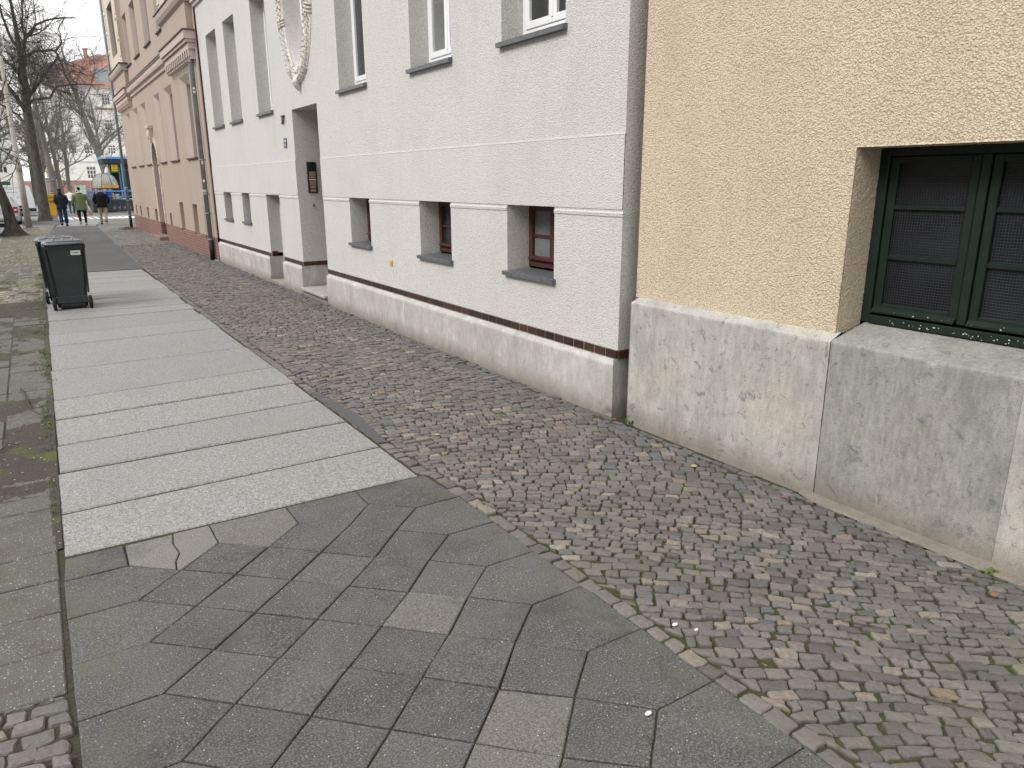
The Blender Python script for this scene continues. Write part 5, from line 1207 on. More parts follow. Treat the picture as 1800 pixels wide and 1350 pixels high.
def van():
    x0, x1, y, z = -4.3, .30, 56.5, -.09
    t = thing('delivery_van', ((x0+x1)/2, y+.9, z), 'white delivery van with faint lettering on its side, crossing behind the trees', 'van')
    w_ = simple('van_white', (.72, .74, .75), .35, .5, var=.04)
    mxx = lambda q: x0+x1-q
    pr = [(mxx(p), q) for p, q in [(x0, z+.35), (x0-.0, z+1.0), (x0+.14, z+1.78), (x0+.26, z+1.88), (x1-1.35, z+1.90), (x1-1.0, z+1.84), (x1-.42, z+1.15), (x1-.06, z+.95), (x1, z+.45), (x1, z+.3)]]
    b = MB(); b.prism(pr, None, y, y+1.85, 'y'); b.build('body', w_, t)
    b = MB(); b.prism([(mxx(p), q) for p, q in [(x1-1.25, z+1.12), (x1-1.2, z+1.72), (x1-1.02, z+1.72), (x1-.55, z+1.14)]], None, y-.01, y+.01, 'y'); b.build('side_window', M['glass'], t)
    b = MB(); b.quad((mxx(x1-.96), y+.1, z+1.83), (mxx(x1-.96), y+1.75, z+1.83), (mxx(x1-.44), y+1.75, z+1.19), (mxx(x1-.44), y+.1, z+1.19)); b.build('windscreen', M['glass'], t)
    gr = simple('faded_print', (.35, .42, .45), .6)
    b = MB()
    for zz, xa, xb in ((1.72, -1.5, -.35), (1.63, -1.5, -.75), (1.45, -1.5, -.5), (1.15, -1.2, -.9), (1.15, -.65, -.4)): b.box(xa, xb, y-.008, y, z+zz, z+zz+.035)
    b.build('lettering', gr, t)
    b = MB(); b.box(-1.75, -1.735, y-.006, y, z+.4, z+1.85); b.box(-.3, -.285, y-.006, y, z+.4, z+1.7); b.build('door_seam', M['print'], t)
    b = MB(); b.bbox(x0-.03, x1+.04, y-.03, y+1.88, z+.28, z+.5, .04); b.build('bumper', M['bin'], t)
    for wx in (x0+.9, x1-.75):
        b = MB(); b.tube([(wx, y-.02, z+.33), (wx, y+.2, z+.33)], .33, 18); ww = b.build('wheel', M['rubber'], t, True); b = MB(); b.tube([(wx, y-.03, z+.33), (wx, y, z+.33)], .19, 14); b.build('rim', M['zinc'], ww, True)
van()
# ================================================================== KIOSK AND TERRACE
lb = simple('light_blue_paint', (.10, .33, .72), .45, .4, var=.08); dk = simple('anthracite', (.035, .042, .05), .6, .3, var=.3)
def kiosk():
    Y = 63.0; t = thing('kiosk', (6.2, Y+1.5, 0), 'blue and black street kiosk with flat roof, terrace and yellow lottery sign behind the walkers', 'kiosk')
    b = MB(); b.box(4.95, 9.0, Y-.3, Y+3.6, 3.28, 3.62); b.build('fascia', dk, t); b = MB(); b.box(4.90, 9.05, Y-.36, Y+3.66, 3.62, 3.77); b.build('roof_edge', lb, t)
    b = MB(); b.box(4.90, 5.14, Y-.37, Y-.2, 3.63, 3.82); b.tube([(4.98, Y-.2, 3.62), (4.98, Y-.2, 3.85)], .06); b.build('roof_lamp', M['paper'], t)
    b = MB(); b.bbox(6.07, 6.30, Y-.32, Y-.05, .78, 3.28, .01); pl = b.build('pillar', lb, t)
    text('S', .20, .004, M['paper'], (6.19, Y-.325, 2.95), pl, rot=(90, 0, 0)); text('&', .16, .004, M['paper'], (6.19, Y-.325, 2.70), pl, rot=(90, 0, 0)); 
    b = MB(); b.box(6.14, 6.22, Y-.326, Y-.32, 2.24, 2.31); b.build('red_mark', simple('red_paint', (.5, .04, .04), .5), pl); b = MB()
    for z in (1.95, 1.78): b.tube([(6.19+.05*math.cos(a), Y-.325, z+.055*math.sin(a)) for a in np.linspace(0, 2*math.pi, 10)], .012, 5)
    b.build('blue_mark', simple('mid_blue', (.03, .10, .35), .5), pl)
    b = MB(); b.box(6.3, 8.9, Y+.2, Y+3.4, .78, 3.28); b.box(5.55, 6.3, Y+1.8, Y+3.4, .78, 3.28); b.build('cabin', dk, t)
    b = MB(); b.bbox(5.92, 6.02, Y+.0, Y+.12, .78, 3.28, .01); b.build('post', M['zinc'], t)
    b = MB(); b.bbox(5.46, 5.88, Y-.1, Y-.04, 2.66, 3.22, .01); sg = b.build('sign', simple('sign_yellow', (.72, .53, .02), .45), t)
    b = MB(); b.box(5.47, 5.87, Y-.107, Y-.10, 2.66, 2.76); b.build('green_stripe', simple('sign_green', (.02, .20, .06), .5), sg)
    rd = simple('sign_red', (.52, .03, .02), .5); text('Jc', .24, .004, rd, (5.66, Y-.105, 3.07), sg, rot=(90, 0, 0)); text('LOTTO', .10, .004, rd, (5.67, Y-.105, 2.87), sg, rot=(90, 0, 0))
    b = MB(); b.tube([(5.18, Y+.2, 2.5), (5.18, Y+.2, 2.75), (5.22, Y+.2, 3.0), (5.22, Y+.2, 3.1)], [.20, .17, .11, .02], 12); b.build('parasol', M['paper'], t, True)
    b = MB(); b.box(3.72, 9.0, Y-3.6, Y-3.45, .0, .80); b.box(3.72, 3.86, Y-3.45, Y+.0, .0, .80); b.build('terrace_wall', dk, t)
    b = MB(); rn = random.Random(8)
    for k in range(4):
        x = 4.95+k*.32
        b.box(x, x+.035, Y-3.612, Y-3.6, .12, .33); b.box(x+.10, x+.13, Y-3.612, Y-3.6, .12, .37); b.box(x, x+.13, Y-3.613, Y-3.6, .2+.02*k, .235+.02*k)
    b.build('graffiti', simple('grey_spray', (.28, .29, .30), .7), t)
    b = MB()
    for z in (1.36, ): b.tube([(3.78, Y-3.5, z), (7.2, Y-3.5, z)], .035, 8)
    b.tube([(3.78, Y-3.5, 1.02), (7.2, Y-3.5, 1.02)], .02, 8)
    for x in (3.8, 4.55, 5.65, 6.5): b.tube([(x, Y-3.5, .8), (x, Y-3.5, 1.36)], .028, 8)
    b.build('railing', lb, t)
    b = MB(); b.bbox(3.42, 3.78, Y-3.62, Y-3.5, .84, 1.42, .01); gp = b.build('board', simple('board_blue', (.12, .27, .50), .5, var=.3), t); b = MB()
    for x in (3.50, 3.62): b.tube([(x, Y-3.63, .9), (x+.05, Y-3.63, 1.1), (x-.02, Y-3.63, 1.2), (x+.04, Y-3.63, 1.35)], .022, 5)
    b.build('graffiti', simple('orange_spray', (.5, .18, .08), .6), gp)
    for (x0, x1, z1, c) in ((4.50, 4.98, 1.40, (.015, .06, .42)), (5.02, 5.14, 1.22, (.55, .42, .1)), (5.2, 5.45, 1.16, (.45, .47, .47)), (5.46, 5.62, 1.0, (.30, .30, .29))):
        b = MB(); b.bbox(x0, x1, Y-3.2, Y-2.8, .8, z1, .01); b.build('crate', simple('crate', c, .5, var=.1), t)
kiosk()
def dome():
    t = thing('terrace_dome', (4.75, 61.0, 0), 'translucent ribbed dome shelter with an orange band, left of the blue pillar', 'shelter')
    cx, cy, cz, rx, ry, rz = 4.77, 61.2, 1.55, .84, 1.3, 1.02
    tm = NT('frosted_plastic'); tr_ = tm.n('ShaderNodeBsdfTranslucent'); tr_.inputs[0].default_value = (.62, .60, .50, 1); mx = tm.n('ShaderNodeMixShader'); mx.inputs[0].default_value = .45
    m_ = tm.fin(tm.ramp(tm.noise(3, 4), [(.35, (.42, .41, .35)), (.65, (.60, .60, .54))]), .3, .5); tm.L(tm.b.outputs[0], mx.inputs[1]); tm.L(tr_.outputs[0], mx.inputs[2]); tm.L(mx.outputs[0], tm.out.inputs[0])
    P = lambda a, e: (cx+rx*math.cos(a)*math.cos(e)**.75, cy+ry*math.sin(a)*math.cos(e)**.75, cz+rz*math.sin(e)**.9 if e > 0 else cz)
    na, ne = 32, 10; vs = [P(2*math.pi*i/na, math.pi/2*j/ne*.999) for j in range(ne+1) for i in range(na)]; fs = [(j*na+i, j*na+(i+1) % na, (j+1)*na+(i+1) % na, (j+1)*na+i) for j in range(ne) for i in range(na)]
    MB().add(vs, fs).build('shell', m_, t, True)
    b = MB()
    for i in list(range(16, 33, 1)):
        a = 2*math.pi*i/na; thick = .022 if i in (16, 22, 26, 31) else .006; b.tube([P(a, math.pi/2*j/ne*.98) for j in range(ne+1)], thick, 5)
    b.tube([P(2*math.pi*i/na, 0) for i in range(na+1)], .03, 6); b.build('ribs', dk, t)
    b = MB(); pts = [P(2*math.pi*i/na, .02) for i in range(22, 32)]
    for a, c in zip(pts, pts[1:]): b.quad((a[0], a[1]-.03, 1.60), (c[0], c[1]-.03, 1.60), (c[0], c[1]-.03, 1.76), (a[0], a[1]-.03, 1.76))
    bd = b.build('orange_band', simple('orange_band', (.70, .36, .05), .5), t); text('IMBISS', .11, .004, simple('band_red', (.5, .05, .03), .5), (5.15, 59.87, 1.68), bd, rot=(90, 0, 0))
    b = MB(); 
    for i in range(16, 33, 2): p = P(2*math.pi*i/na, 0); b.tube([(p[0], p[1], .0), p], .03, 6)
    b.box(cx-.6, cx+.6, cy-.6, cy+.6, 0, .75); b.build('frame', dk, t)
dome()
# ================================================================== FAR BUILDINGS
def far_school():
    s = 1.647; Y = 140.0; Z = lambda z: 1.92+(z-1.92)*s; X = lambda x: x*s
    wall = simple('cream_render', (.80, .79, .73), .9, .1, var=.07, sc_=.8); roofm = simple('red_roof_tiles', (.34, .17, .135), .85, .2, var=.25, sc_=3)
    t = thing('school_building', (X(5.5), Y+5, 0), 'tall white building with red tiled roof, dormer and chimney at the end of the street', 'building')
    wins = []
    for (xa, xb, za, zb) in ((4.15, 4.66, 9.25, 10.15), (5.33, 6.04, 9.28, 10.22), (7.42, 8.12, 9.24, 10.25), (4.15, 4.66, 7.05, 8.05), (5.30, 5.98, 7.08, 8.08), (7.35, 8.05, 6.9, 7.88), (4.0, 4.62, 4.65, 5.5), (5.25, 6.01, 4.67, 5.53), (7.3, 8.0, 4.7, 5.5), (5.19, 6.02, 2.33, 3.46), (7.1, 7.9, 2.33, 3.46), (9.2, 9.9, 9.25, 10.2), (9.2, 9.9, 7.0, 8.0)): wins.append((X(xa), X(xb), Z(za), Z(zb)))
    def wallxz(b, Yf, x0, x1, z0, z1, hs_, d=.25):
        n0 = len(b.v); facade(b, 0, x0, x1, z0, z1, hs_); reveals(b, 0, hs_, d); b.v[n0:] = [(p[1], Yf+p[0], p[2]) for p in b.v[n0:]]
    b = MB(); wallxz(b, Y, X(3.05), X(11), Z(2.15), Z(10.85), wins); b.quad((X(3.05), Y, 0), (X(3.05), Y+14, 0), (X(3.05), Y+14, Z(10.8)), (X(3.05), Y, Z(10.8))); b.box(X(3.1), X(11), Y+.5, Y+14, 0, Z(10.75)); b.build('wall', wall, t)
    b = MB(); b.box(X(2.7), X(11), Y-.06, Y+.3, 0, Z(2.15)); b.box(X(-1.2), X(2.71), Y-8, Y-7.6, 0, Z(2.10)); build_islands(b, 'brick_base', M['far_brick'], t)
    b = MB(); b.box(X(3.0), X(11.1), Y-.35, Y+.1, Z(10.72), Z(10.90)); b.box(X(3.05), X(11), Y-.08, Y+.1, Z(3.88), Z(3.95)); build_islands(b, 'cornice', simple('cornice_grey', (.42, .42, .40), .8), t)
    b = MB(); b.box(X(6.7), X(8.7), Y-.18, Y+.1, Z(8.80), Z(8.97)); b.build('red_ledge', roofm, t)
    for i, (xa, xb, za, zb) in enumerate(wins):
        b = MB(); b.box(xa, xb, Y+.18, Y+.24, za, za+.10); b.box(xa, xb, Y+.18, Y+.24, zb-.10, zb)
        for k in range(4): x = xa+(xb-xa-.09)*k/3; b.box(x, x+(.13 if k in (0, 3) else .10), Y+.181, Y+.239, za+.1, zb-.1)
        for k in (.35, .68): z = za+(zb-za)*k; b.box(xa, xb, Y+.179, Y+.241, z, z+(.12 if k > .5 else .07))
        w_ = b.build('window', M['white_frame'], t); b = MB(); b.box(xa, xb, Y+.21, Y+.22, za, zb); b.build('pane', M['glass'], w_)
    b = MB(); zr = Z(10.9)
    P = [(X(3.2), Y-.4, zr), (X(11.2), Y-.4, zr), (X(11.2), Y+7, Z(14.4)), (X(8.0), Y+7, Z(14.4)), (X(6.5), Y+5.0, Z(13.05)), (X(4.55), Y+5.0, Z(13.0)), (X(3.4), Y+4.0, Z(12.98))]
    b.add(P, [(0, 1, 2, 3, 4, 5, 6)]); b.add([P[0], P[6], (X(3.4), Y+12, Z(12.9)), (X(3.2), Y+14, zr)], [(0, 1, 2, 3)]); b.add([P[6], P[5], P[4], P[3], P[2], (X(11.2), Y+13, zr), (X(3.2), Y+14, zr)], [(0, 1, 2, 3, 4, 5, 6)]); rf = b.build('roof', roofm, t)
    b = MB(); b.box(X(6.68), X(7.02), Y+5.0, Y+6.0, Z(12.5), Z(14.55)); b.box(X(6.64), X(7.06), Y+4.95, Y+6.05, Z(14.55), Z(14.68)); b.build('chimney', M['far_brick'], rf)
    b = MB(); b.box(X(7.28), X(8.30), Y+.5, Y+4, Z(11.25), Z(12.45)); b.box(X(7.22), X(8.36), Y+.35, Y+4.2, Z(12.45), Z(12.62)); dm = b.build('dormer', simple('dormer_zinc', (.30, .34, .35), .5), rf)
    b = MB(); b.box(X(7.42), X(8.16), Y+.42, Y+.5, Z(11.35), Z(12.35)); b.build('window', M['white_frame'], dm)
    b = MB()
    for i in range(4):
        for k in range(3): x = X(7.48)+i*X(.165); z = Z(11.42)+k*Z(.0)*0+k*.50; b.box(x, x+X(.09), Y+.40, Y+.42, z, z+.34)
    b.build('pane', M['glass_curtain'], dm)
    b = MB(); b.box(X(4.9), X(5.35), Y+1.9, Y+2.1, Z(11.9), Z(12.25)); b.build('skylight', M['glass_curtain'], rf)
    # small board in front of the brick base
    b = MB(); b.bbox(5.6, 6.9, 120, 120.1, .35, 1.60, .02); n = b.build('notice_board', simple('board_green', (.35, .52, .42), .6, var=.4, sc_=3), None); tag(n, 'pale green notice board in front of the far brick wall', 'notice board')
far_school()
def block_xz(name, label, x0, x1, y, z1, m, wins, dy=10, extras=None):
    t = thing(name, ((x0+x1)/2, y+dy/2, 0), label, 'building'); b = MB(); n0 = 0; facade(b, 0, x0, x1, 0, z1, wins); reveals(b, 0, wins, .2); b.v = [(p[1], y+p[0], p[2]) for p in b.v]; b.box(x0, x1, y+.35, y+dy, 0, z1-.01); b.build('wall', m, t)
    for xa, xb, za, zb in wins:
        b = MB(); b.box(xa, xb, y+.14, y+.18, za, za+.06); b.box(xa, xb, y+.14, y+.18, zb-.06, zb); b.box(xa, xa+.06, y+.14, y+.18, za+.06, zb-.06); b.box(xb-.06, xb, y+.14, y+.18, za+.06, zb-.06); b.box((xa+xb)/2-.04, (xa+xb)/2+.04, y+.141, y+.18, za+.06, zb-.06)
        w_ = b.build('window', M['white_frame'], t); b = MB(); b.box(xa, xb, y+.16, y+.165, za, zb); b.build('pane', M['glass'], w_)
    return t
t = block_xz('apartment_house', 'cream house with dark windows and a green door behind the white van', -14, -.3, 76, 8.5, simple('house_cream', (.76, .74, .67), .9, .1, var=.08, sc_=.8), [(-1.72-2.2*k, -1.1-2.2*k, 2.72, 3.28) for k in range(4)]+[(-1.72-2.2*k, -1.1-2.2*k, 5.1, 6.3) for k in range(4)])
b = MB(); b.box(-1.75, -1.1, 75.9, 76.02, 1.50, 2.05); b.build('garage_door', simple('bottle_green', (.03, .075, .05), .5), t)
b = MB(); b.box(-14.2, -.1, 75.8, 86, 8.5, 8.7); b.prism([(-14.2, 8.7), (-.1, 8.7), (-2, 10.8), (-12, 10.8)], None, 76, 86, 'y'); b.build('roof', simple('dark_roof', (.18, .12, .11), .8), t)
t = block_xz('yellow_building', 'ochre building with tall narrow windows seen between the bare trees', 3.15, 5.6, 146, 4.7, simple('ochre_wall', (.62, .47, .27), .9, .1, var=.08, sc_=.8), [(3.3+.55*k, 3.55+.55*k, 2.3, 4.3) for k in range(4)], 5)
b = MB(); b.box(3.05, 5.6, 145.8, 151, 4.7, 4.95); b.build('cornice', M['paper'], t)
# ================================================================== PEOPLE
def skin(name, m, J, E_, root, sub=2, rootj=0):
    """one continuous skinned surface from joints {id:(x,y,z,r)}"""
    ids = list(J); me = bpy.data.meshes.new(name); L = root.location
    me.from_pydata([(J[k][0]-0, J[k][1]-0, J[k][2]-0) for k in ids], [(ids.index(a), ids.index(c)) for a, c in E_], []); o = bpy.data.objects.new(name, me); C.objects.link(o)
    o.parent = root; sk = o.modifiers.new('skin', 'SKIN'); sk.use_smooth_shade = True
    for i, k in enumerate(ids):
        r = J[k][3]; o.data.skin_vertices[0].data[i].radius = r if hasattr(r, '__len__') else (r, r); o.data.skin_vertices[0].data[i].use_root = (i == rootj)
    s_ = o.modifiers.new('sub', 'SUBSURF'); s_.levels = s_.render_levels = sub; me.materials.append(m); return o
def person(x, y, z, hgt, label, legs, arms, cloth, hair, heading=0.0, wide=1.0, coat_hem=.80, shoes=(.03, .03, .03), group=None, hood=False, sole=None, face_turn=0.0, longhair=False, lean=0.0):
    """figure walking away (+Y). legs: (left,right) = (knee dy, foot dy, foot lift); arms: per side ((elbow dx,dy,dz),(hand dx,dy,dz)) from the shoulder"""
    t = thing('person', (x, y, z), label, 'person', group, heading); k = hgt/1.74; S = lambda p: (p[0]*k, p[1]*k, p[2]*k)
    skinm = simple('skin', (.42, .25, .18), .5, .3, var=.1)
    J = {'pel': (0, 0, .93, (.10*wide, .08)), 'wai': (0, lean*.3, 1.08, (.10*wide, .08)), 'che': (0, lean*.6, 1.28, (.12*wide, .08)), 'nek': (0, lean, 1.46, .058), 'hea': (0, lean+.01, 1.60, (.078, .092)), 'cro': (0, lean+.015, 1.685, (.062, .075)), 'nose': (0, lean+.095, 1.585, .018)}
    E_ = [('pel', 'wai'), ('wai', 'che'), ('che', 'nek'), ('nek', 'hea'), ('hea', 'cro'), ('hea', 'nose')]
    leg = {}
    for s_, (kd, fd, fl) in zip((-1, 1), legs):
        n = 'L' if s_ < 0 else 'R'; hx = .095*s_*wide; J[n+'h'] = (hx, 0, .86, .072*wide); J[n+'k'] = (hx*1.02, kd, .48+fl*.15, .062); J[n+'a'] = (hx, fd, .09+fl, .042); J[n+'t'] = (hx+.02*s_, fd+.13, .035+fl*.55, .036)
        E_ += [('pel', n+'h'), (n+'h', n+'k'), (n+'k', n+'a'), (n+'a', n+'t')]; leg[n] = [J[n+q] for q in 'hkat']
    arm = {}
    for s_, (e1, e2) in zip((-1, 1), arms):
        n = 'l' if s_ < 0 else 'r'; sx = .185*s_*wide; J[n+'s'] = (sx, lean*.8, 1.385, .045); J[n+'e'] = (sx+e1[0], lean*.8+e1[1], 1.385+e1[2], .044); J[n+'w'] = (sx+e2[0], lean*.8+e2[1], 1.385+e2[2], .029)
        hd = (Vector(J[n+'w'][:3])-Vector(J[n+'e'][:3])).normalized(); w0 = Vector(J[n+'w'][:3]); J[n+'p'] = (*(w0+hd*.07), (.034, .022)); E_ += [('che', n+'s'), (n+'s', n+'e'), (n+'e', n+'w'), (n+'w', n+'p')]
        sd_ = Vector((0, 1, 0))
        for q, (off, ln) in enumerate(((-.03, .065), (-.01, .08), (.01, .075), (.028, .06))):
            f0 = w0+hd*.08+sd_*off; J[f'{n}f{q}'] = (*(f0+hd*ln*.5), .010); J[f'{n}g{q}'] = (*(f0+hd*ln+Vector((-.012*s_, 0, 0))), .008); E_ += [(n+'p', f'{n}f{q}'), (f'{n}f{q}', f'{n}g{q}')]
        J[n+'th'] = (*(w0+hd*.05+Vector((0, .045, 0))), .011); J[n+'ti'] = (*(w0+hd*.085+Vector((0, .06, 0))), .009); E_ += [(n+'p', n+'th'), (n+'th', n+'ti')]
        arm[n] = [J[n+q] for q in 'sew']
    JJ = {a: (*S(v[:3]), tuple(r*k for r in v[3]) if hasattr(v[3], '__len__') else v[3]*k) for a, v in J.items()}
    skin('body', skinm, JJ, E_, t)
    rad = lambda v, add: tuple((q+add)*k for q in v) if hasattr(v, '__len__') else (v+add)*k
    # trousers
    T = {'p': (*S((0, 0, .93)), (.130*wide*k, .10*k))}; TE = []
    for n in 'LR':
        h, kn, a, tt = leg[n]; T[n+'h'] = (*S(h[:3]), rad(h[3], .020)); T[n+'k'] = (*S(kn[:3]), rad(kn[3], cloth['loose'])); T[n+'a'] = (*S((a[0], a[1], a[2]+.02)), rad(.042, cloth['loose']+cloth.get('flare', 0))); TE += [('p', n+'h'), (n+'h', n+'k'), (n+'k', n+'a')]
    skin('trousers', cloth['trousers'], T, TE, t)
    for n in 'LR':
        h, kn, a, tt = leg[n]; A = {'a': (*S((a[0], a[1]-.02, a[2]-.015)), .050*k), 'b': (*S((a[0], a[1]-.045, a[2]-.05+.02)), .042*k), 'm': (*S(((a[0]+tt[0])/2, (a[1]+tt[1])/2, tt[2]+.015+(a[2]-tt[2])*.3)), .046*k), 't': (*S((tt[0], tt[1]+.02, tt[2]+.004)), .040*k)}
        sh = skin('shoe', cloth['shoes'], A, [('a', 'b'), ('a', 'm'), ('m', 't')], t, 1)
        if sole:
            b = MB(); secs = []
            for f_ in (0, .5, 1): cxx = a[0]+(tt[0]-a[0])*f_; cyy = a[1]-.07+(tt[1]+.06-a[1]+.07)*f_; czz = a[2]-.088+(tt[2]-.035-a[2]+.088)*f_; secs.append([S((cxx-.04, cyy, czz)), S((cxx+.04, cyy, czz)), S((cxx+.04, cyy, czz+.028)), S((cxx-.04, cyy, czz+.028))])
            b.loft(secs); b.build('sole', sole, sh, local=False)
    # coat
    hz = coat_hem; prof = [(hz, .205, .155), (hz+.06, .208, .158), (.98, .195, .150), (1.10, .178, .138), (1.24, .192, .142), (1.34, .202, .135), (1.40, .190, .120), (1.445, .140, .098), (1.48, .085, .078), (1.505, .070, .072)]
    b = MB(); secs = []
    for j, (zz, rx, ry) in enumerate(prof):
        ly = lean*max(0, min(1, (zz-.9)/.5)); fold = .006*math.sin(j*2.1)
        secs.append([S((rx*wide**(1 if zz < 1.42 else .4)*math.cos(a)+fold*math.cos(3*a), ly+ry*math.sin(a)+.004*math.sin(5*a+j), zz)) for a in np.linspace(0, 2*math.pi, 18, endpoint=False)])
    b.loft(secs); ct = b.build('coat', cloth['coat'], t, True, local=False)
    for n in 'lr':
        s0, e0, w0 = arm[n]; b = MB(); a_, e_, c_ = Vector(s0[:3]), Vector(e0[:3]), Vector(w0[:3]); a0 = a_+Vector((-.02 if n == 'r' else .02, 0, .0))
        b.tube([S(p) for p in (a0+Vector((0, 0, .035)), a_, a_.lerp(e_, .5), e_, e_.lerp(c_, .5), c_)], [.045*k, .074*k, .068*k, .060*k, .054*k, .046*k], 10); b.build('sleeve', cloth['coat'], ct, True, local=False)
    if hood: skin('hood', cloth['coat'], {'a': (*S((-.085, lean-.05, 1.45)), .055*k), 'b': (*S((0, lean-.12, 1.42)), (.09*k, .055*k)), 'c': (*S((.085, lean-.05, 1.45)), .055*k), 'd': (*S((0, lean-.10, 1.49)), .06*k)}, [('a', 'b'), ('b', 'c'), ('b', 'd')], t)
    if cloth.get('collar'): skin('collar', cloth['collar'], {'a': (*S((-.08, lean+.02, 1.485)), .04*k), 'b': (*S((0, lean-.07, 1.495)), .05*k), 'c': (*S((.08, lean+.02, 1.485)), .04*k)}, [('a', 'b'), ('b', 'c')], t)
    hm, kind = hair
    if kind == 'beanie': skin('beanie', hm, {'a': (*S((0, lean-.005, 1.615)), (.098*k, .108*k)), 'b': (*S((0, lean-.01, 1.70)), (.085*k, .095*k)), 'c': (*S((0, lean-.015, 1.755)), .035*k)}, [('a', 'b'), ('b', 'c')], t)
    else:
        H = {'a': (*S((0, lean-.03, 1.60)), (.088*k, .080*k)), 'b': (*S((0, lean-.015, 1.68)), (.080*k, .090*k))}; HE = [('a', 'b')]
        if longhair: H['c'] = (*S((0, lean-.055, 1.48)), (.085*k, .045*k)); HE.append(('a', 'c'))
        skin('hair', hm, H, HE, t)
        b = MB()
        for s_ in (-1, 1): b.ell(S((.082*s_, lean+.0, 1.60)), (.012*k, .02*k, .03*k), 8, 6)
        b.build('ear', skinm, t, True, local=False)
    b = MB()
    for s_ in (-1, 1): b.ell(S((.032*s_, lean+.082, 1.615)), (.013*k, .01*k, .010*k), 8, 5)
    b.build('eye', M['black_iron'], t, local=False); b = MB(); b.ell(S((0, lean+.083, 1.545)), (.025*k, .01*k, .006*k), 8, 5); b.build('mouth', simple('lips', (.30, .10, .09), .5), t, local=False)
    return t
navy = simple('navy_quilt', (.010, .016, .026), .65, .3, var=.3); jean = simple('blue_denim', (.022, .052, .135), .85, .1, var=.3, sc_=14); olive = simple('olive_cloth', (.155, .19, .105), .85, .1, var=.15, sc_=10)
blackc = simple('black_cloth', (.010, .011, .013), .8, .2, var=.3); khaki = simple('khaki_cloth', (.36, .29, .205), .85, .1, var=.15); white_s = simple('white_shoe', (.66, .64, .62), .6, .3); dhair = simple('dark_hair', (.016, .011, .008), .5, .4, var=.3)
GP = 'people walking away down the pavement'
pk = ((-.05, -.06, -.26), (.04, .04, -.45))
person(1.235, 40.0, 0, 1.70, 'person in a dark hooded puffer jacket and blue jeans, left of the three walkers', ((.02, -.12, .05), (.05, .08, 0)), (((-.06, -.07, -.25), (.06, .05, -.44)), ((.07, -.07, -.25), (-.04, .06, -.44))), dict(trousers=jean, coat=navy, shoes=blackc, loose=.022, flare=.03), (dhair, 'hair'), group=GP, hood=True, coat_hem=.80, longhair=True, wide=1.05)
pw = person(2.0, 40.0, 0, 1.74, 'person in an olive green parka, black beanie and black leggings, middle of the walkers', ((-.02, -.20, .07), (.10, .10, 0)), (((-.07, -.06, -.25), (-.09, .0, -.47)), ((.08, .0, -.25), (.12, .04, -.49))), dict(trousers=blackc, coat=olive, shoes=white_s, loose=.008, collar=M['paper']), (blackc, 'beanie'), group=GP, hood=True, coat_hem=.70, wide=1.24)
bg_ = thing('carrier_bag', (2.37, 40.05, .45), 'small tan paper bag hanging from the hand in the green parka sleeve', 'bag')
b = MB(); b.loft([[(2.30, 39.98, .46), (2.43, 39.98, .46), (2.43, 40.1, .46), (2.30, 40.1, .46)], [(2.28, 39.97, .60), (2.45, 39.97, .60), (2.45, 40.11, .60), (2.28, 40.11, .60)], [(2.31, 40.0, .68), (2.42, 40.0, .68), (2.42, 40.08, .68), (2.31, 40.08, .68)]]); b.build('pouch', simple('tan_paper', (.42, .35, .25), .8, var=.4, sc_=14), bg_)
b = MB(); b.tube([(2.31, 40.04, .67), (2.35, 40.04, .80), (2.41, 40.04, .67)], .008, 6); b.build('handle', M['paper'], bg_)
person(2.88, 40.3, 0, 1.75, 'person in a black jacket and khaki trousers mid-stride, right of the walkers', ((.10, .06, 0), (-.03, -.24, .10)), (((-.08, -.07, -.25), (-.04, .12, -.40)), ((.09, -.07, -.25), (.04, .12, -.40))), dict(trousers=khaki, coat=blackc, shoes=blackc, loose=.022), (dhair, 'hair'), group=GP, coat_hem=.80, wide=1.22, sole=white_s, heading=-.15)
person(2.24, 55.0, -.09, 1.66, 'person in a white jacket and teal trousers far off beyond the crossing', ((.02, -.10, .02), (.08, .14, 0)), (((-.06, 0, -.26), (-.02, .12, -.40)), ((.06, 0, -.26), (.02, .12, -.40))), dict(trousers=simple('teal_cloth', (.02, .07, .07), .8), coat=M['paper'], shoes=white_s, loose=.012), (simple('reddish_hair', (.20, .07, .05), .6), 'hair'), group='people beyond the crossing', coat_hem=.98, wide=1.1)
person(2.55, 52.5, -.09, 1.62, 'person in dark clothes and red shoes striding out behind the green parka', ((-.10, -.42, .06), (.18, .25, 0)), (((-.06, -.1, -.24), (-.02, .1, -.4)), ((.06, .1, -.24), (.02, .2, -.36))), dict(trousers=simple('dark_green_cloth', (.012, .022, .016), .8), coat=blackc, shoes=simple('red_shoe', (.45, .06, .04), .5), loose=.012), (dhair, 'hair'), group='people beyond the crossing', coat_hem=.9, heading=1.1, lean=.06)
person(1.30, 55.5, -.09, 1.62, 'person whose dark head alone shows above the yellow post box', ((.0, -.08, .0), (.05, .1, 0)), (((-.04, 0, -.26), (-.02, .1, -.44)), ((.04, 0, -.26), (.02, .1, -.44))), dict(trousers=blackc, coat=simple('brown_coat', (.06, .035, .025), .8), shoes=blackc, loose=.012), (dhair, 'hair'), group='people beyond the crossing', coat_hem=.9)
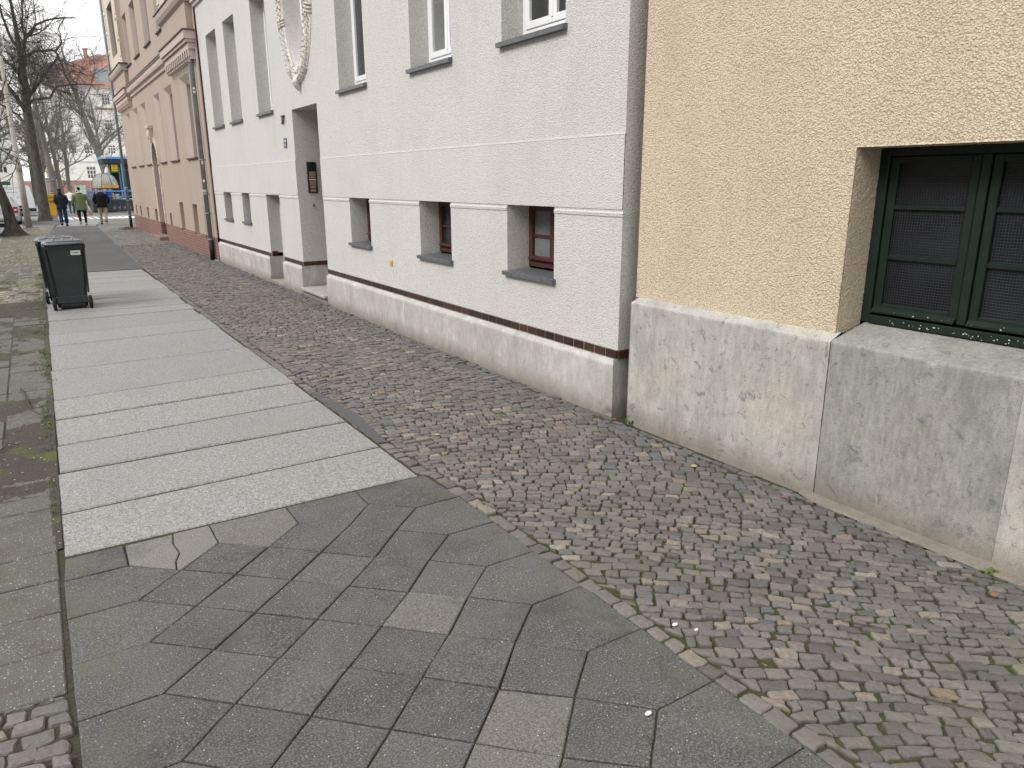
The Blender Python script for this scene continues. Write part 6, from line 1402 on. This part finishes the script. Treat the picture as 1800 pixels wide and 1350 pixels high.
# ================================================================== SMALL THINGS ON THE GROUND
def leaf_shape(b, x, y, z, L_, a, rn):
    pts = []; n = 7
    for s_ in (1, -1):
        for k in range(n if s_ == 1 else n-1, -1 if s_ == -1 else -1, -1) if s_ == -1 else range(n+1):
            if s_ == -1 and k in (0, n): continue
            t = k/n; w_ = .30*math.sin(math.pi*t)**.8*(1+.25*math.sin(t*19)); pts.append((t-.5, s_*w_))
    curl = rn.uniform(.1, .5); tw = rn.uniform(-.3, .3); v = []
    for u, w_ in pts: v.append((x+L_*(u*math.cos(a)-w_*math.sin(a)), y+L_*(u*math.sin(a)+w_*math.cos(a)), z+.006+L_*(curl*u*u+abs(w_)*curl*.8+tw*w_)))
    c0 = len(v); v.append((x, y, z+.003)); n_ = len(pts); b.add(v, [(i, (i+1) % n_, c0) for i in range(n_)])
rn = random.Random(77)
LV = [(2.96, 4.62, 'leaf', 'curled brown leaf lying on the cobbles in front of the white house corner'), (2.42, 4.86, 'leaf_yellow', 'pale yellow leaf on the cobbles beside the granite paving'), (3.6, 1.35, 'leaf', 'reddish leaf on the cobbles near the right edge of the photo'), (3.62, 3.3, 'leaf_yellow', 'small yellow leaf on the cobbles below the pale concrete base'), (3.70, 2.62, 'leaf', 'small orange leaf on the cobbles below the grey concrete base'), (3.2, 5.9, 'leaf', 'brown leaf on the cobbles below the nearest cellar window'), (3.84, 4.40, 'leaf', 'brown leaf wedged in the corner between the white and the yellow house'), (3.55, 8.4, 'leaf_yellow', 'yellowish leaf on the cobbles along the white base wall')]
for x, y, m_, lb_ in LV:
    b = MB(); leaf_shape(b, x, y, .003, rn.uniform(.045, .07), rn.uniform(0, 6), rn); o = b.build('fallen_leaf', M[m_], None); tag(o, lb_, 'leaf', 'fallen leaves')
b = MB()
for k in range(420): r_ = abs(rn.gauss(0, .28)); a = rn.uniform(0, 6.3); leaf_shape(b, 3.42+r_*math.cos(a), 36.0+r_*1.7*math.sin(a), max(0, .07-r_*.12), rn.uniform(.05, .09), rn.uniform(0, 6), rn)
tag(b.build('leaf_pile', M['leaf'], None), 'heap of brown leaves at the foot of the far downpipe', 'leaves', kind='stuff')
def twig(pts, r, label):
    b = MB(); p2 = [Vector(p) for p in pts]; bough(b, p2, r, r*.4, 6)
    for k in (1, 2):
        if k < len(p2)-1: bough(b, [p2[k], p2[k]+Vector((rn.uniform(-.03, .03), rn.uniform(-.04, .04), .012))], r*.5, r*.2, 5)
    o = b.build('fallen_twig', M['twig'], None, True); tag(o, label, 'twig', 'fallen twigs')
twig([(2.575, 1.20, .012), (2.60, 1.14, .013), (2.63, 1.08, .016), (2.665, 1.055, .014), (2.70, 0.99, .012)], .0042, 'knobbly brown twig lying on the cobbles bottom right')
twig([(2.80, 1.62, .012), (2.86, 1.53, .014), (2.91, 1.47, .012)], .003, 'thin dark twig on the cobbles above the knobbly one')
twig([(-.33, 8.25, .012), (-.30, 7.95, .02), (-.27, 7.6, .016), (-.25, 7.35, .02), (-.19, 7.2, .012)], .008, 'forked twig lying on the muddy verge left of the granite paving')
twig([(-.46, 6.3, .012), (-.40, 6.45, .02), (-.33, 6.38, .012)], .006, 'short crooked twig on the mud at the left edge')
for x, y, s_, lb_ in ((2.155, 2.01, .014, 'larger of two white pebbles on the cobbles beside the slabs'), (2.205, 1.93, .010, 'smaller of two white pebbles on the cobbles beside the slabs'), (1.663, 1.655, .014, 'pale stone chip lying at the joint of two slabs')):
    b = MB(); b.ell((x, y, .007), (s_*1.2, s_*.7, .006), 10, 6); tag(b.build('pebble', M['paper'], None, True), lb_, 'pebble', 'pebbles')
# grass and weeds in the seams
def blades(b, x, y, n, h, sp, rn):
    for _ in range(n):
        px, py = x+rn.gauss(0, sp), y+rn.gauss(0, sp); a = rn.uniform(0, 6.3); l = h*rn.uniform(.5, 1.2); w_ = .0022; dx, dy = math.cos(a), math.sin(a)
        b.add([(px-dy*w_, py+dx*w_, -.004), (px+dy*w_, py-dx*w_, -.004), (px+dx*l*.35+dy*w_*.7, py+dy*l*.35-dx*w_*.7, l*.7), (px+dx*l*.8, py+dy*l*.8, l*.85), (px+dx*l*.35-dy*w_*.7, py+dy*l*.35+dx*w_*.7, l*.7)], [(0, 1, 2, 4), (2, 3, 4)])
b = MB(); rn = random.Random(12)
for _ in range(330):
    y = rn.uniform(4.4, 19); e = -.125+.011*(y-4.2); d = noise.noise((y*.8, 3, 3))
    if d > -.10: blades(b, e-.015-abs(rn.gauss(0, .02+.03*(y > 7))), y, 7, .022+.012*(y > 8), .014, rn)
for _ in range(260):
    x, y = rn.uniform(-1.2, .0), rn.uniform(8, 24)
    if noise.noise((x*1.5, y*.6, 7)) > .08: blades(b, x, y, 9, .03, .04, rn)
for _ in range(120): blades(b, rn.uniform(-.9, .1), rn.uniform(36.5, 39.6), 9, .04, .1, rn)
for _ in range(90): blades(b, rn.uniform(-1.0, -.35), rn.uniform(21.5, 33), 9, .04, .1, rn)
tag(b.build('grass', M['grass'], None), 'short green grass and moss growing in the verge seams', 'grass', kind='stuff')
def weed(x, y, s_, label):
    b = MB(); rn = random.Random(int(x*100+y*10))
    for k in range(11):
        a = rn.uniform(0, 6.3); l = s_*rn.uniform(.6, 1.2); w_ = l*.16; dx, dy = math.cos(a), math.sin(a); z = rn.uniform(.2, .7)*s_
        b.add([(x, y, 0), (x+dx*l*.5-dy*w_, y+dy*l*.5+dx*w_, z), (x+dx*l, y+dy*l, z*.8), (x+dx*l*.5+dy*w_, y+dy*l*.5-dx*w_, z)], [(0, 1, 2, 3)])
    tag(b.build('weed', M['grass'], None), label, 'weed', 'small weeds in the cobble joints')
for x, y, s_, lb_ in ((3.86, 4.24, .055, 'little weed growing where the yellow house base meets the cobbles'), (3.80, 1.47, .05, 'little weed growing at the right end of the concrete footing'), (3.35, 6.75, .04, 'little weed in the cobbles in front of the middle cellar window'), (3.1, 5.0, .04, 'little weed in the cobbles near the white house corner'), (3.0, 25.5, .09, 'tuft of weed in the cobbles in front of the brick base')): weed(x, y, s_, lb_)

# ================================================================== THE OTHER SIDE OF THE STREET (unseen houses, added to shade the scene and be mirrored in the panes)
def opposite():
    for i, (y0, y1, h_, col) in enumerate(((-24, -4, 12, (.40, .35, .28)), (-4, 16, 11, (.36, .33, .30)), (16, 36, 12.5, (.42, .39, .33)))):
        x = -17.0; wins = [(y0+1.4+k*2.3, y0+2.5+k*2.3, z, z+1.8) for k in range(8) for z in (1.4, 4.7, 8.0)]
        t = thing('apartment_house', (x, (y0+y1)/2, 0), ('brownish', 'greyish', 'pale')[i]+' apartment house out of view across the street, added for its shade and reflections', 'building')
        b = MB(); facade(b, x, y0, y1, 0, h_, wins); reveals(b, x, [(*w_, -.2) for w_ in wins]); b.box(x-8, x-.3, y0, y1, 0, h_-.02); b.build('wall', simple('opposite_wall', col, .9, .1), t)
        b = MB()
        for w_ in wins: b.quad((x-.18, w_[0], w_[2]), (x-.18, w_[1], w_[2]), (x-.18, w_[1], w_[3]), (x-.18, w_[0], w_[3]))
        b.build('pane', M['glass'], t); b = MB(); b.prism([(x+.3, h_), (x-8, h_), (x-5, h_+3.2), (x-3, h_+3.2)], None, y0+.01, y1-.01, 'y'); b.build('roof', simple('opposite_roof', (.22, .10, .07), .8), t)
opposite()
